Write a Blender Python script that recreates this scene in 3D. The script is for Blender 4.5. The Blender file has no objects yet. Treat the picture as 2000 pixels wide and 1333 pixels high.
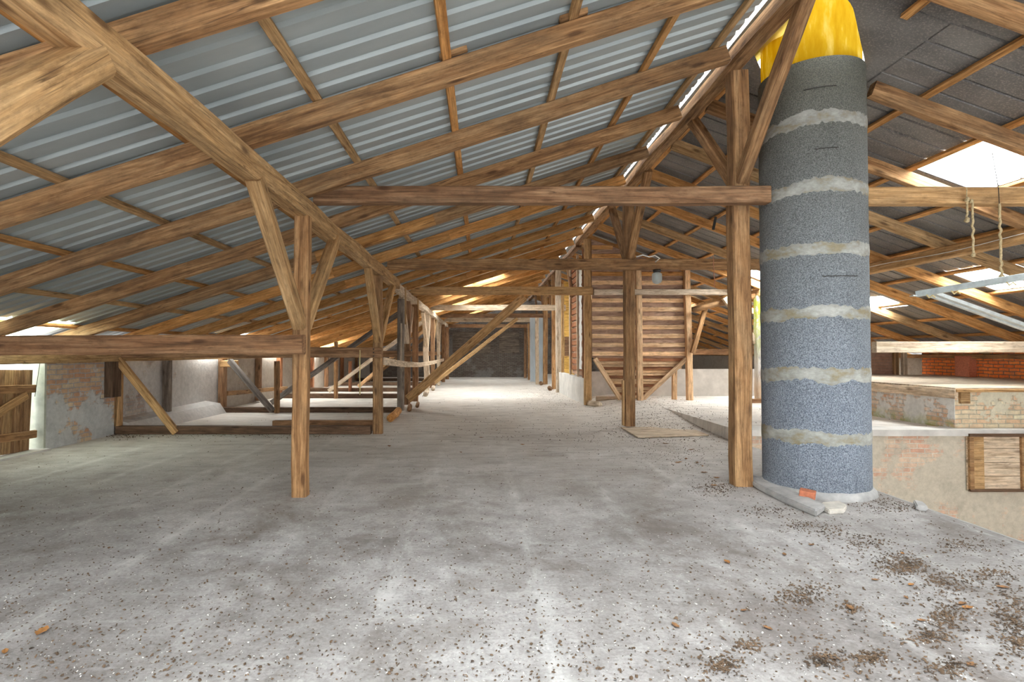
import bpy, bmesh, math, random
from mathutils import Vector, Matrix, noise
random.seed(7)
C = bpy.context.scene.collection
sc = bpy.context.scene

# ------------------------------------------------------------------ camera
F, XC, YC, TH, CZ = 1050.0, 942.0, 666.5, math.radians(1.228), 1.5
cam = bpy.data.cameras.new('camera'); camo = bpy.data.objects.new('camera', cam); C.objects.link(camo)
camo.location = (0, 0, CZ); camo.rotation_euler = (math.radians(90) + TH, 0, 0)
cam.sensor_width = 36; cam.lens = 36 * F / 2000; cam.shift_x = (1000 - XC) / 2000
cam.clip_start = .05; cam.clip_end = 400
sc.camera = camo
# ------------------------------------------------------------------ sky, light, exposure
sc.view_settings.view_transform = 'Standard'; sc.view_settings.look = 'None'
sc.view_settings.gamma = 1; sc.view_settings.use_curve_mapping = False
sc.view_settings.exposure = 1.15
W = bpy.data.worlds.new('sky'); sc.world = W; W.use_nodes = True
bgn = W.node_tree.nodes['Background']; bgn.inputs[0].default_value = (.93, .965, 1, 1); bgn.inputs[1].default_value = 2.2
DAY = 42.0       # watts per square metre of daylight above each roof light
sc.cycles.max_bounces = 10; sc.cycles.diffuse_bounces = 7; sc.cycles.transparent_max_bounces = 16
sc.cycles.use_denoising = True
sc.cycles.sample_clamp_indirect = 8

# ------------------------------------------------------------------ measuring helpers (a point seen at x,y at depth D)
def P(x, y, D):
    u = (x - XC) / F; v = (YC - y) / F
    dy = math.cos(TH) - v * math.sin(TH); dz = math.sin(TH) + v * math.cos(TH)
    k = D / dy
    return Vector((u * k, D, CZ + dz * k))
def G(x, y, z=0):
    u = (x - XC) / F; v = (YC - y) / F
    dy = math.cos(TH) - v * math.sin(TH); dz = math.sin(TH) + v * math.cos(TH)
    k = (z - CZ) / dz
    return Vector((u * k, dy * k, z))
def zL(X): return 1.5 + 2.26 + .322 * X          # underside of the rafters, left slope
def zR(X): return 1.5 + 4.37 - .375 * X          # right slope
def ss(a, b, x):
    t = min(1, max(0, (x - a) / (b - a))); return t * t * (3 - 2 * t)
def fl(X, Y):                                    # height of the floor
    e = 1.0 if X >= 4.26 else ss(9.4, 13, Y)
    return .2 * ss(2.4, 4.27, X) * (e if Y > 8.95 else 0)

# ------------------------------------------------------------------ materials
def newmat(name):
    m = bpy.data.materials.new(name); m.use_nodes = True
    nt = m.node_tree; b = nt.nodes['Principled BSDF']; return m, nt, b
def N(nt, t, **k):
    n = nt.nodes.new(t)
    for a, v in k.items(): setattr(n, a, v)
    return n
def L(nt, a, b): nt.links.new(a, b)
def ramp(nt, fac, stops):
    r = N(nt, 'ShaderNodeValToRGB'); e = r.color_ramp.elements
    while len(e) < len(stops): e.new(.5)
    for i, (p, c) in enumerate(stops):
        e[i].position = p; e[i].color = (*c, 1) if len(c) == 3 else c
    L(nt, fac, r.inputs[0]); return r.outputs[0]
def mixc(nt, fac, a, b, mode='MIX'):
    n = N(nt, 'ShaderNodeMix', data_type='RGBA', blend_type=mode)
    for s, v in ((n.inputs[0], fac), (n.inputs[6], a), (n.inputs[7], b)):
        if isinstance(v, (int, float)): s.default_value = v
        elif isinstance(v, (tuple, list)): s.default_value = (*v, 1)
        else: L(nt, v, s)
    return n.outputs[2]
def mth(nt, op, a, b=None, clamp=False):
    n = N(nt, 'ShaderNodeMath', operation=op, use_clamp=clamp)
    for i, v in enumerate((a, b)):
        if v is None: continue
        if isinstance(v, (int, float)): n.inputs[i].default_value = v
        else: L(nt, v, n.inputs[i])
    return n.outputs[0]
def noi(nt, vec, scale, detail=4, rough=.6, dist=0):
    n = N(nt, 'ShaderNodeTexNoise'); n.inputs['Scale'].default_value = scale; n.inputs['Detail'].default_value = detail
    n.inputs['Roughness'].default_value = rough; n.inputs['Distortion'].default_value = dist
    L(nt, vec, n.inputs['Vector']); return n.outputs['Fac']
def vmul(nt, vec, s):
    n = N(nt, 'ShaderNodeVectorMath', operation='MULTIPLY'); L(nt, vec, n.inputs[0]); n.inputs[1].default_value = s; return n.outputs[0]
def bump(nt, b, h, s=.3, d=.01):
    n = N(nt, 'ShaderNodeBump'); n.inputs['Strength'].default_value = s; n.inputs['Distance'].default_value = d
    L(nt, h, n.inputs['Height']); L(nt, n.outputs[0], b.inputs['Normal'])

def wood(name, dark, mid, light, stain=.35, stainc=(.10, .075, .05)):
    m, nt, b = newmat(name)
    tc = N(nt, 'ShaderNodeTexCoord'); oi = N(nt, 'ShaderNodeObjectInfo')
    sh = N(nt, 'ShaderNodeVectorMath', operation='SCALE'); sh.inputs[0].default_value = (31, 17, 23); L(nt, oi.outputs['Random'], sh.inputs['Scale'])
    ad = N(nt, 'ShaderNodeVectorMath', operation='ADD'); L(nt, tc.outputs['Object'], ad.inputs[0]); L(nt, sh.outputs[0], ad.inputs[1])
    v = ad.outputs[0]
    g = noi(nt, vmul(nt, v, (.5, 7, 7)), 1.6, 7, .62, 1.2)
    fine = noi(nt, vmul(nt, v, (3, 75, 75)), 1, 3, .6)
    col = ramp(nt, g, [(.28, dark), (.47, mid), (.66, light)])
    col = mixc(nt, .75, col, ramp(nt, fine, [(.25, (.42, .39, .35)), (.7, (1.3, 1.26, 1.2))]), 'MULTIPLY')
    dirt = noi(nt, vmul(nt, v, (6, 14, 14)), 1, 6, .75)
    col = mixc(nt, .6, col, ramp(nt, dirt, [(.32, (.45, .43, .42)), (.5, (1, 1, 1)), (.7, (1.2, 1.18, 1.15))]), 'MULTIPLY')
    # knots
    vo = N(nt, 'ShaderNodeTexVoronoi'); vo.inputs['Scale'].default_value = 1; L(nt, vmul(nt, v, (1.6, 5.5, 5.5)), vo.inputs['Vector'])
    col = mixc(nt, ramp(nt, vo.outputs['Distance'], [(.07, (.75, .75, .75)), (.17, (0, 0, 0))]), col, (dark[0] * .45, dark[1] * .4, dark[2] * .4))
    # long drying cracks
    cr = noi(nt, vmul(nt, v, (.45, 16, 16)), 1, 2, .5, .3)
    crk = ramp(nt, mth(nt, 'ABSOLUTE', mth(nt, 'SUBTRACT', cr, .5)), [(.0, (1, 1, 1)), (.012, (0, 0, 0))])
    brk = ramp(nt, noi(nt, vmul(nt, v, (1, 2, 2)), 1.3, 2), [(.5, (0, 0, 0)), (.56, (.8, .8, .8))])
    col = mixc(nt, mth(nt, 'MULTIPLY', crk, brk), col, (.06, .035, .02))
    # grime
    st = ramp(nt, noi(nt, vmul(nt, v, (1.3, 3, 3)), 1.2, 6, .7), [(.45, (0, 0, 0)), (.75, (stain, stain, stain))])
    col = mixc(nt, st, col, stainc)
    tone = ramp(nt, oi.outputs['Random'], [(0, (.78, .78, .8)), (.5, (1, .97, .94)), (1, (1.18, 1.1, 1.02))])
    col = mixc(nt, .8, col, tone, 'MULTIPLY')
    L(nt, col, b.inputs['Base Color']); b.inputs['Roughness'].default_value = .85; b.inputs['Specular IOR Level'].default_value = .2
    bump(nt, b, mth(nt, 'ADD', g, mth(nt, 'MULTIPLY', fine, .5)), .45, .012)
    return m
M = {}
M['hewn'] = wood('aged_hewn_timber', (.14, .073, .035), (.325, .185, .088), (.51, .325, .17), .55)
M['tan'] = wood('tan_timber', (.24, .13, .055), (.45, .285, .135), (.60, .41, .22), .3)
M['orange'] = wood('orange_pine', (.30, .13, .04), (.52, .265, .09), (.68, .39, .16), .2, (.16, .09, .045))
M['brown'] = wood('brown_timber', (.12, .062, .03), (.26, .145, .078), (.40, .25, .145), .45)
M['grey'] = wood('grey_weathered_timber', (.09, .075, .065), (.19, .165, .145), (.30, .265, .23), .5, (.04, .035, .03))
M['pale'] = wood('pale_dusty_timber', (.38, .29, .20), (.58, .48, .37), (.74, .65, .53), .25)
M['dark'] = wood('dark_sill_timber', (.05, .032, .022), (.12, .075, .05), (.20, .13, .09), .4)
M['slat'] = wood('hopper_slat_timber', (.46, .28, .15), (.70, .49, .30), (.84, .64, .43), .3, (.35, .14, .05))
M['panelb'] = wood('brown_backing_board', (.30, .19, .13), (.44, .29, .21), (.55, .38, .28), .3, (.2, .08, .04))
M['red'] = wood('red_brown_board', (.16, .06, .03), (.30, .13, .065), (.42, .20, .10), .3)
M['ply'] = wood('yellow_plywood', (.45, .27, .06), (.62, .40, .11), (.72, .50, .17), .2)

def simple(name, col, rough=.7, metal=0, nscale=6, amt=.25, bmp=.0):
    m, nt, b = newmat(name); tc = N(nt, 'ShaderNodeTexCoord')
    n = noi(nt, tc.outputs['Object'], nscale, 5)
    lo = tuple(c * (1 - amt) for c in col); hi = tuple(min(1, c * (1 + amt)) for c in col)
    L(nt, ramp(nt, n, [(.3, lo), (.7, hi)]), b.inputs['Base Color'])
    b.inputs['Roughness'].default_value = rough; b.inputs['Metallic'].default_value = metal
    if bmp: bump(nt, b, n, bmp, .02)
    return m
M['iron'] = simple('dark_iron', (.05, .045, .04), .6, .6)
M['steel'] = simple('grey_galvanised_steel', (.55, .6, .6), .4, .5, 12, .2)
M['rope'] = simple('hemp_rope', (.50, .39, .22), .95, 0, 60, .4, .4)
M['twine'] = simple('yellow_twine', (.62, .50, .25), .95, 0, 60, .2)
M['redtwine'] = simple('reddish_twine', (.45, .2, .12), .95, 0, 60, .2)
M['white'] = simple('white_porcelain', (.75, .74, .7), .5, 0, 12, .15)
M['stone'] = simple('pale_stone', (.60, .56, .5), .95, 0, 9, .2, .4)
M['cement'] = simple('grey_cement', (.42, .41, .40), .95, 0, 7, .25, .5)
M['leaf'] = simple('dry_brown_leaf', (.22, .11, .045), .9, 0, 25, .4)
M['leafy'] = simple('dry_orange_leaf', (.34, .155, .045), .9, 0, 25, .35)
M['crumb'] = simple('dark_litter', (.11, .07, .042), .95, 0, 9, .7)
M['chip'] = simple('white_crumbs', (.62, .6, .57), .95, 0, 9, .2)
M['redbrick'] = simple('red_clay_brick', (.50, .17, .09), .9, 0, 30, .25, .3)

def sheetmat():
    m, nt, b = newmat('blue_grey_roof_sheet'); tc = N(nt, 'ShaderNodeTexCoord')
    n = noi(nt, vmul(nt, tc.outputs['Object'], (.35, 1.2, .4)), 1.3, 5)
    f = noi(nt, tc.outputs['Object'], 160, 2)
    col = ramp(nt, n, [(.3, (.27, .305, .305)), (.7, (.42, .455, .445))])
    col = mixc(nt, ramp(nt, f, [(.62, (0, 0, 0)), (.75, (.2, .2, .2))]), col, (.6, .6, .6))
    L(nt, col, b.inputs['Base Color']); b.inputs['Roughness'].default_value = .42; b.inputs['Metallic'].default_value = .15
    return m
M['sheet'] = sheetmat()
def bitmat():
    m, nt, b = newmat('mottled_dark_roof_sheet'); tc = N(nt, 'ShaderNodeTexCoord')
    n = noi(nt, vmul(nt, tc.outputs['Object'], (.8, 1.5, 1)), 1.1, 5)
    f = noi(nt, tc.outputs['Object'], 55, 3, .7)
    col = ramp(nt, n, [(.3, (.10, .095, .09)), (.72, (.25, .235, .22))])
    col = mixc(nt, ramp(nt, f, [(.5, (0, 0, 0)), (.68, (.55, .55, .55))]), col, (.42, .37, .33))
    L(nt, col, b.inputs['Base Color']); b.inputs['Roughness'].default_value = .55; b.inputs['Metallic'].default_value = .15
    return m
M['bit'] = bitmat()
def transl(name, col, tr=.35, stops=None):
    m, nt, b = newmat(name); nt.nodes.remove(b); out = nt.nodes['Material Output']
    a = N(nt, 'ShaderNodeBsdfTranslucent'); d = N(nt, 'ShaderNodeBsdfDiffuse'); t = N(nt, 'ShaderNodeBsdfTransparent')
    tc = N(nt, 'ShaderNodeTexCoord'); n = noi(nt, vmul(nt, tc.outputs['Object'], (3, 3, .7)), 2.2, 5)
    c = ramp(nt, n, stops or [(.3, tuple(x * .8 for x in col)), (.7, col)])
    L(nt, c, a.inputs[0]); L(nt, c, d.inputs[0]); L(nt, c, t.inputs[0])
    m1 = N(nt, 'ShaderNodeMixShader'); m1.inputs[0].default_value = .3; L(nt, a.outputs[0], m1.inputs[1]); L(nt, d.outputs[0], m1.inputs[2])
    m2 = N(nt, 'ShaderNodeMixShader'); m2.inputs[0].default_value = tr; L(nt, m1.outputs[0], m2.inputs[1]); L(nt, t.outputs[0], m2.inputs[2])
    L(nt, m2.outputs[0], out.inputs[0]); return m
M['pane'] = transl('milky_roof_light', (.92, .95, .93), .5)
M['greenpane'] = transl('green_tinted_roof_light', (.78, .88, .74), .45)
M['yellow'] = transl('yellow_fibreglass', (1, .8, .1), .05, [(.34, (.50, .31, .012)), (.52, (.60, .42, .03)), (.62, (.72, .58, .16)), (.75, (.9, .85, .5))])
M['yellowroof'] = transl('yellow_tinted_roof_light', (.80, .62, .16), .1)
M['film'] = transl('plastic_film', (.70, .78, .84), .25)

def brick(name, plane, ca, cb, mortar, plaster, amt, scale=1.0, pscale=.9, moss=None):
    m, nt, b = newmat(name); tc = N(nt, 'ShaderNodeTexCoord'); sp = N(nt, 'ShaderNodeSeparateXYZ'); L(nt, tc.outputs['Object'], sp.inputs[0])
    cb_ = N(nt, 'ShaderNodeCombineXYZ'); L(nt, sp.outputs['Y' if plane == 'YZ' else 'X'], cb_.inputs[0]); L(nt, sp.outputs['Z'], cb_.inputs[1])
    dn = N(nt, 'ShaderNodeTexNoise'); dn.inputs['Scale'].default_value = 5; L(nt, tc.outputs['Object'], dn.inputs['Vector'])
    ds = N(nt, 'ShaderNodeVectorMath', operation='SCALE'); L(nt, dn.outputs['Color'], ds.inputs[0]); ds.inputs['Scale'].default_value = .035
    da = N(nt, 'ShaderNodeVectorMath', operation='ADD'); L(nt, cb_.outputs[0], da.inputs[0]); L(nt, ds.outputs[0], da.inputs[1])
    br = N(nt, 'ShaderNodeTexBrick'); L(nt, da.outputs[0], br.inputs['Vector'])
    br.inputs['Color1'].default_value = (*ca, 1); br.inputs['Color2'].default_value = (*cb, 1); br.inputs['Mortar'].default_value = (*mortar, 1)
    br.inputs['Scale'].default_value = scale; br.inputs['Brick Width'].default_value = .25; br.inputs['Row Height'].default_value = .078
    br.inputs['Mortar Size'].default_value = .009; br.inputs['Mortar Smooth'].default_value = .2
    n1 = noi(nt, tc.outputs['Object'], pscale, 6, .65); n2 = noi(nt, tc.outputs['Object'], 11, 5, .7)
    c0 = mixc(nt, .5, br.outputs['Color'], ramp(nt, n2, [(.25, (.5, .5, .5)), (.75, (1.4, 1.4, 1.4))]), 'MULTIPLY')
    msk = ramp(nt, n1, [(amt - .02, (1, 1, 1)), (amt + .02, (0, 0, 0))])
    pl = ramp(nt, n2, [(.25, tuple(x * .72 for x in plaster)), (.7, plaster)])
    col = mixc(nt, msk, c0, pl)
    gr = ramp(nt, noi(nt, tc.outputs['Object'], 2.1, 6, .7), [(.5, (0, 0, 0)), (.8, (.55, .55, .55))])
    col = mixc(nt, gr, col, tuple(x * .42 for x in plaster))
    if moss:
        mm = mth(nt, 'MULTIPLY', ramp(nt, noi(nt, tc.outputs['Object'], 4, 6, .7), [(.42, (0, 0, 0)), (.55, (1, 1, 1))]),
                 ramp(nt, mth(nt, 'SUBTRACT', sp.outputs['Z'], moss), [(0, (1, 1, 1)), (.3, (0, 0, 0))]))
        col = mixc(nt, mth(nt, 'MULTIPLY', mm, .9), col, (.30, .34, .03))
    L(nt, col, b.inputs['Base Color']); b.inputs['Roughness'].default_value = .95; b.inputs['Specular IOR Level'].default_value = .15
    hb = mth(nt, 'ADD', mth(nt, 'MULTIPLY', mth(nt, 'SUBTRACT', 1, br.outputs['Fac']), mth(nt, 'SUBTRACT', 1, msk)), mth(nt, 'ADD', mth(nt, 'MULTIPLY', n2, .6), mth(nt, 'MULTIPLY', msk, .9)))
    bump(nt, b, hb, .8, .02)
    return m
M['bl'] = brick('flaking_plaster_over_brick', 'YZ', (.50, .28, .17), (.62, .50, .34), (.40, .38, .37), (.58, .59, .58), .48, 1, 1.3)
M['blw'] = brick('whitewashed_wall', 'YZ', (.40, .30, .24), (.52, .45, .38), (.42, .40, .38), (.62, .585, .55), .60, 1, .9)
M['bld'] = brick('tan_panel_wall', 'YZ', (.30, .24, .19), (.36, .3, .24), (.3, .27, .24), (.42, .36, .30), .62)
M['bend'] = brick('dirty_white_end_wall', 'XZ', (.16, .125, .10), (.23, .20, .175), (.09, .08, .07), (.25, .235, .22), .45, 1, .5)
M['bor'] = brick('orange_brick_wall', 'YZ', (.85, .20, .05), (.92, .30, .08), (.22, .16, .12), (.62, .56, .5), .30, 1, 1.6)
M['bpy'] = brick('yellowish_brick', 'XZ', (.66, .40, .24), (.74, .66, .46), (.50, .44, .33), (.72, .66, .5), .50, 1, 1.7)
M['bpx'] = brick('mossy_pale_brick', 'YZ', (.62, .36, .22), (.74, .62, .50), (.5, .46, .4), (.80, .78, .74), .48, 1, 1.6, moss=.12)
M['pit'] = brick('cream_plaster_pit_wall', 'XZ', (.58, .34, .24), (.66, .52, .38), (.62, .55, .45), (.60, .53, .42), .55, 1, .8)
M['jamb'] = simple('limewashed_jamb', (.42, .44, .36), .95, 0, 7, .18, .3)
M['conc'] = simple('pale_concrete', (.56, .53, .49), .95, 0, 3, .18, .3)
M['brpanel'] = brick('brown_panel', 'XZ', (.30, .17, .11), (.34, .2, .14), (.27, .18, .13), (.33, .22, .16), .4)

def floormat():
    m, nt, b = newmat('dusty_concrete_floor'); tc = N(nt, 'ShaderNodeTexCoord'); O = tc.outputs['Object']
    sp = N(nt, 'ShaderNodeSeparateXYZ'); L(nt, O, sp.inputs[0])
    n1 = noi(nt, O, .55, 7, .62, .3); n2 = noi(nt, O, 5, 6, .7); n3 = noi(nt, O, 38, 4, .7)
    col = ramp(nt, n1, [(.30, (.205, .188, .182)), (.5, (.345, .332, .33)), (.66, (.475, .468, .47))])
    col = mixc(nt, .8, col, ramp(nt, n2, [(.3, (.68, .66, .64)), (.7, (1.25, 1.25, 1.25))]), 'MULTIPLY')
    col = mixc(nt, .7, col, ramp(nt, n3, [(.3, (.62, .60, .58)), (.65, (1.18, 1.18, 1.18))]), 'MULTIPLY')
    # pale dust lines above the joists, one every 0.95 m
    wob = mth(nt, 'MULTIPLY', mth(nt, 'SUBTRACT', noi(nt, vmul(nt, O, (.5, 1.3, 1)), 1, 3), .5), .14)
    xx = mth(nt, 'ADD', mth(nt, 'ADD', sp.outputs['X'], 22.1), wob)
    fr = mth(nt, 'ABSOLUTE', mth(nt, 'SUBTRACT', mth(nt, 'FRACT', mth(nt, 'DIVIDE', xx, .955)), .5))
    ln = ramp(nt, fr, [(.0, (.75, .75, .75)), (.04, (.5, .5, .5)), (.11, (0, 0, 0))])
    on = ramp(nt, noi(nt, vmul(nt, O, (2.5, .75, 1)), 1.3, 5, .75), [(.45, (0, 0, 0)), (.64, (.75, .75, .75))])
    col = mixc(nt, mth(nt, 'MULTIPLY', ln, on), col, (.66, .66, .65))
    # cross smears
    sm = ramp(nt, noi(nt, vmul(nt, O, (.6, 3.4, 1)), 1.5, 6, .72), [(.58, (0, 0, 0)), (.72, (.5, .5, .5))])
    col = mixc(nt, sm, col, (.55, .54, .53))
    dk = ramp(nt, noi(nt, vmul(nt, O, (1, .8, 1)), .9, 6, .7, .5), [(.5, (0, 0, 0)), (.66, (.72, .72, .72))])  # dark stain blotches, strengthened to stand in for shadows on the near floor
    col = mixc(nt, dk, col, (.13, .105, .09))
    # straw dust further down the nave, colour raised to stand in for light
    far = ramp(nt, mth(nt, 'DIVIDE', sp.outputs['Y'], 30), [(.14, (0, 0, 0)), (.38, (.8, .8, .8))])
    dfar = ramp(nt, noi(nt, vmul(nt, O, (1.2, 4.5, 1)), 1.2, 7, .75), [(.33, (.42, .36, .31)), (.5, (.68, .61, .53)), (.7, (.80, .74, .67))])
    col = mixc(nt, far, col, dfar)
    sp1 = ramp(nt, noi(nt, O, 26, 2, .5), [(.70, (0, 0, 0)), (.73, (.8, .8, .8))])
    col = mixc(nt, sp1, col, (.10, .085, .07))
    sp2 = ramp(nt, noi(nt, vmul(nt, O, (1, 1, 1.7)), 31, 2, .5), [(.72, (0, 0, 0)), (.745, (.9, .9, .9))])
    col = mixc(nt, sp2, col, (.68, .66, .64))
    L(nt, col, b.inputs['Base Color']); b.inputs['Roughness'].default_value = .9; b.inputs['Specular IOR Level'].default_value = .25
    bump(nt, b, mth(nt, 'ADD', n2, mth(nt, 'MULTIPLY', n3, .5)), .5, .015)
    return m
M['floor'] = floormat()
def chimmat():
    m, nt, b = newmat('porous_blue_grey_block'); tc = N(nt, 'ShaderNodeTexCoord'); O = tc.outputs['Object']
    sp = N(nt, 'ShaderNodeSeparateXYZ'); L(nt, O, sp.inputs[0])
    v = N(nt, 'ShaderNodeTexVoronoi'); v.inputs['Scale'].default_value = 105; L(nt, O, v.inputs['Vector'])
    n = noi(nt, O, 80, 4, .8); n1 = noi(nt, vmul(nt, O, (1, 1, .6)), 2.2, 5)
    lo = ramp(nt, mth(nt, 'DIVIDE', sp.outputs['Z'], 4.6), [(.2, (.09, .11, .145)), (.5, (.10, .11, .12)), (.95, (.10, .10, .08))])
    hi = ramp(nt, mth(nt, 'DIVIDE', sp.outputs['Z'], 4.6), [(.2, (.40, .45, .52)), (.5, (.34, .37, .39)), (.95, (.22, .22, .175))])
    col = mixc(nt, ramp(nt, n, [(.38, (0, 0, 0)), (.62, (1, 1, 1))]), lo, hi)
    col = mixc(nt, ramp(nt, v.outputs['Distance'], [(.12, (.8, .8, .8)), (.42, (0, 0, 0))]), col, (.045, .05, .055))
    col = mixc(nt, .4, col, ramp(nt, n1, [(.3, (.7, .7, .7)), (.7, (1.25, 1.25, 1.25))]), 'MULTIPLY')
    L(nt, col, b.inputs['Base Color']); b.inputs['Roughness'].default_value = .95
    bump(nt, b, mth(nt, 'ADD', n, v.outputs['Distance']), .8, .012); return m
M['chim'] = chimmat()
def mortmat():
    m, nt, b = newmat('smeared_mortar'); tc = N(nt, 'ShaderNodeTexCoord'); O = tc.outputs['Object']
    n = noi(nt, vmul(nt, O, (1, 1, 2)), 4, 6, .7); n2 = noi(nt, O, 30, 4)
    col = ramp(nt, n, [(.38, (.25, .215, .14)), (.5, (.30, .30, .27)), (.66, (.42, .42, .39))])
    col = mixc(nt, .4, col, ramp(nt, n2, [(.3, (.7, .7, .7)), (.7, (1.2, 1.2, 1.2))]), 'MULTIPLY')
    L(nt, col, b.inputs['Base Color']); b.inputs['Roughness'].default_value = .95; bump(nt, b, n2, .5, .01); return m
M['mortar'] = mortmat()
def mossmat():
    m, nt, b = newmat('mossy_peeling_post'); tc = N(nt, 'ShaderNodeTexCoord'); O = tc.outputs['Object']
    n = noi(nt, vmul(nt, O, (1.2, 4, 4)), 2, 6, .7); sp = N(nt, 'ShaderNodeSeparateXYZ'); L(nt, O, sp.inputs[0])
    col = ramp(nt, n, [(.35, (.30, .26, .26)), (.5, (.62, .60, .55)), (.7, (.75, .70, .60))])
    ms = mth(nt, 'MULTIPLY', ramp(nt, mth(nt, 'DIVIDE', sp.outputs['X'], 2.9), [(.35, (0, 0, 0)), (.8, (1, 1, 1))]), ramp(nt, noi(nt, O, 7, 5, .7), [(.38, (0, 0, 0)), (.5, (1, 1, 1))]))
    col = mixc(nt, ms, col, (.45, .52, .06))
    col = mixc(nt, ramp(nt, mth(nt, 'DIVIDE', sp.outputs['X'], 2.9), [(.12, (.7, .7, .7)), (.3, (0, 0, 0))]), col, (.55, .36, .2))
    L(nt, col, b.inputs['Base Color']); b.inputs['Roughness'].default_value = .95; bump(nt, b, n, .6, .02); return m
M['moss'] = mossmat()
def glassmat():
    m, nt, b = newmat('clear_glass'); b.inputs['Transmission Weight'].default_value = .9; b.inputs['Roughness'].default_value = .08
    b.inputs['Base Color'].default_value = (.93, .97, .98, 1); b.inputs['IOR'].default_value = 1.3; return m
M['glass'] = transl('clear_jar_glass', (.85, .92, .94), .5)

# ------------------------------------------------------------------ building helpers
MWS = {}
def under(child, parent):          # hang a piece already placed in the world under its thing
    child.parent = parent; child.matrix_local = MWS[parent.name].inverted() @ MWS[child.name]
def link(name, me, mat, parent=None, mw=None, smooth=False):
    o = bpy.data.objects.new(name, me); C.objects.link(o)
    if mat is not None:
        for mm in (mat if isinstance(mat, (list, tuple)) else [mat]): me.materials.append(mm)
    if smooth:
        for p in me.polygons: p.use_smooth = True
    mw = mw or Matrix.Identity(4); MWS[o.name] = mw.copy()
    if parent is not None:
        o.parent = parent; o.matrix_local = Matrix.Translation(-parent.location) @ mw
    else: o.matrix_local = mw
    return o
def tag(o, label=None, cat=None, group=None, kind=None):
    if label: o['label'] = label
    if cat: o['category'] = cat
    if group: o['group'] = group
    if kind: o['kind'] = kind
    return o
def empty(name, loc, label, cat, group=None):
    o = bpy.data.objects.new(name, None); C.objects.link(o); o.location = Vector(loc); o.empty_display_size = .2
    return tag(o, label, cat, group)
def mesh(name, vs, fs):
    me = bpy.data.meshes.new(name); me.from_pydata([tuple(v) for v in vs], [], fs); me.validate(); me.update()
    bm = bmesh.new(); bm.from_mesh(me); bmesh.ops.recalc_face_normals(bm, faces=bm.faces); bm.to_mesh(me); bm.free(); return me
def timber(name, p0, p1, w, h, mat, parent=None, up=(0, 0, 1), wob=.005, rnd=False, bow=0, ch=.012, cut0=0, cut1=0):
    """a sawn beam (or round log) from p0 to p1; w across, h along 'up'"""
    p0 = Vector(p0); p1 = Vector(p1); d = p1 - p0; Ln = d.length; x = d.normalized(); u = Vector(up)
    if abs(u.normalized().dot(x)) > .98: u = Vector((0, 1, 0))
    y = u.cross(x).normalized(); z = x.cross(y).normalized()
    n = max(2, min(60, int(Ln / .3)))
    sd = random.random() * 99
    if rnd: prof = [(math.cos(a * math.pi / 6) * w / 2, math.sin(a * math.pi / 6) * h / 2) for a in range(12)]
    else:
        c = min(ch, w * .2, h * .2); a, b = w / 2, h / 2
        prof = [(a - c, -b), (a, -b + c), (a, b - c), (a - c, b), (-a + c, b), (-a, b - c), (-a, -b + c), (-a + c, -b)]
    vs, fs = [], []; k = len(prof)
    for i in range(n + 1):
        t = i / n; px = t * Ln
        oy = (noise.noise((px * .9, sd, 0))) * wob * 1.6; oz = noise.noise((px * .9, 0, sd)) * wob * 1.6 + bow * math.sin(math.pi * t)
        for j, (a, b) in enumerate(prof):
            r = 1 + noise.noise((px * 1.7, sd + j * .35, 3)) * wob * 5
            xx = px
            if i == 0: xx += cut0 * b
            if i == n: xx += cut1 * b
            vs.append((xx, a * r + oy, b * r + oz))
    for i in range(n):
        for j in range(k):
            fs.append((i * k + j, i * k + (j + 1) % k, (i + 1) * k + (j + 1) % k, (i + 1) * k + j))
    fs.append(tuple(range(k))[::-1]); fs.append(tuple(n * k + j for j in range(k)))
    me = mesh(name, vs, fs)
    mw = Matrix(((x.x, y.x, z.x, p0.x), (x.y, y.y, z.y, p0.y), (x.z, y.z, z.z, p0.z), (0, 0, 0, 1)))
    return link(name, me, mat, parent, mw, smooth=rnd)
def box(name, a, b, mat, parent=None, bev=.01, jit=0):
    bm = bmesh.new(); bmesh.ops.create_cube(bm, size=1)
    a = Vector(a); b = Vector(b); s = b - a; c = (a + b) / 2
    for v in bm.verts: v.co = Vector((v.co.x * s.x, v.co.y * s.y, v.co.z * s.z))
    if bev: bmesh.ops.bevel(bm, geom=bm.edges[:], offset=min(bev, min(abs(q) for q in s) * .3), segments=1, affect='EDGES')
    if jit:
        bmesh.ops.subdivide_edges(bm, edges=bm.edges[:], cuts=3, use_grid_fill=True)
        for v in bm.verts: v.co += noise.noise_vector(v.co * 3 + c) * jit
    me = bpy.data.meshes.new(name); bm.to_mesh(me); bm.free()
    return link(name, me, mat, parent, Matrix.Translation(c))
def wbox(name, a, b, mat, parent=None):            # box whose mesh keeps world coordinates (for wall textures)
    x0, y0, z0 = a; x1, y1, z1 = b
    vs = [(x0, y0, z0), (x1, y0, z0), (x1, y1, z0), (x0, y1, z0), (x0, y0, z1), (x1, y0, z1), (x1, y1, z1), (x0, y1, z1)]
    return link(name, mesh(name, vs, [(0, 3, 2, 1), (4, 5, 6, 7), (0, 1, 5, 4), (1, 2, 6, 5), (2, 3, 7, 6), (3, 0, 4, 7)]), mat, parent)
def boxes(name, lst, mat, parent=None, mw=None):
    vs, fs = [], []
    for (x0, y0, z0, x1, y1, z1) in lst:
        k = len(vs)
        vs += [(x0, y0, z0), (x1, y0, z0), (x1, y1, z0), (x0, y1, z0), (x0, y0, z1), (x1, y0, z1), (x1, y1, z1), (x0, y1, z1)]
        fs += [tuple(k + i for i in f) for f in [(0, 3, 2, 1), (4, 5, 6, 7), (0, 1, 5, 4), (1, 2, 6, 5), (2, 3, 7, 6), (3, 0, 4, 7)]]
    return link(name, mesh(name, vs, fs), mat, parent, mw)
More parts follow.
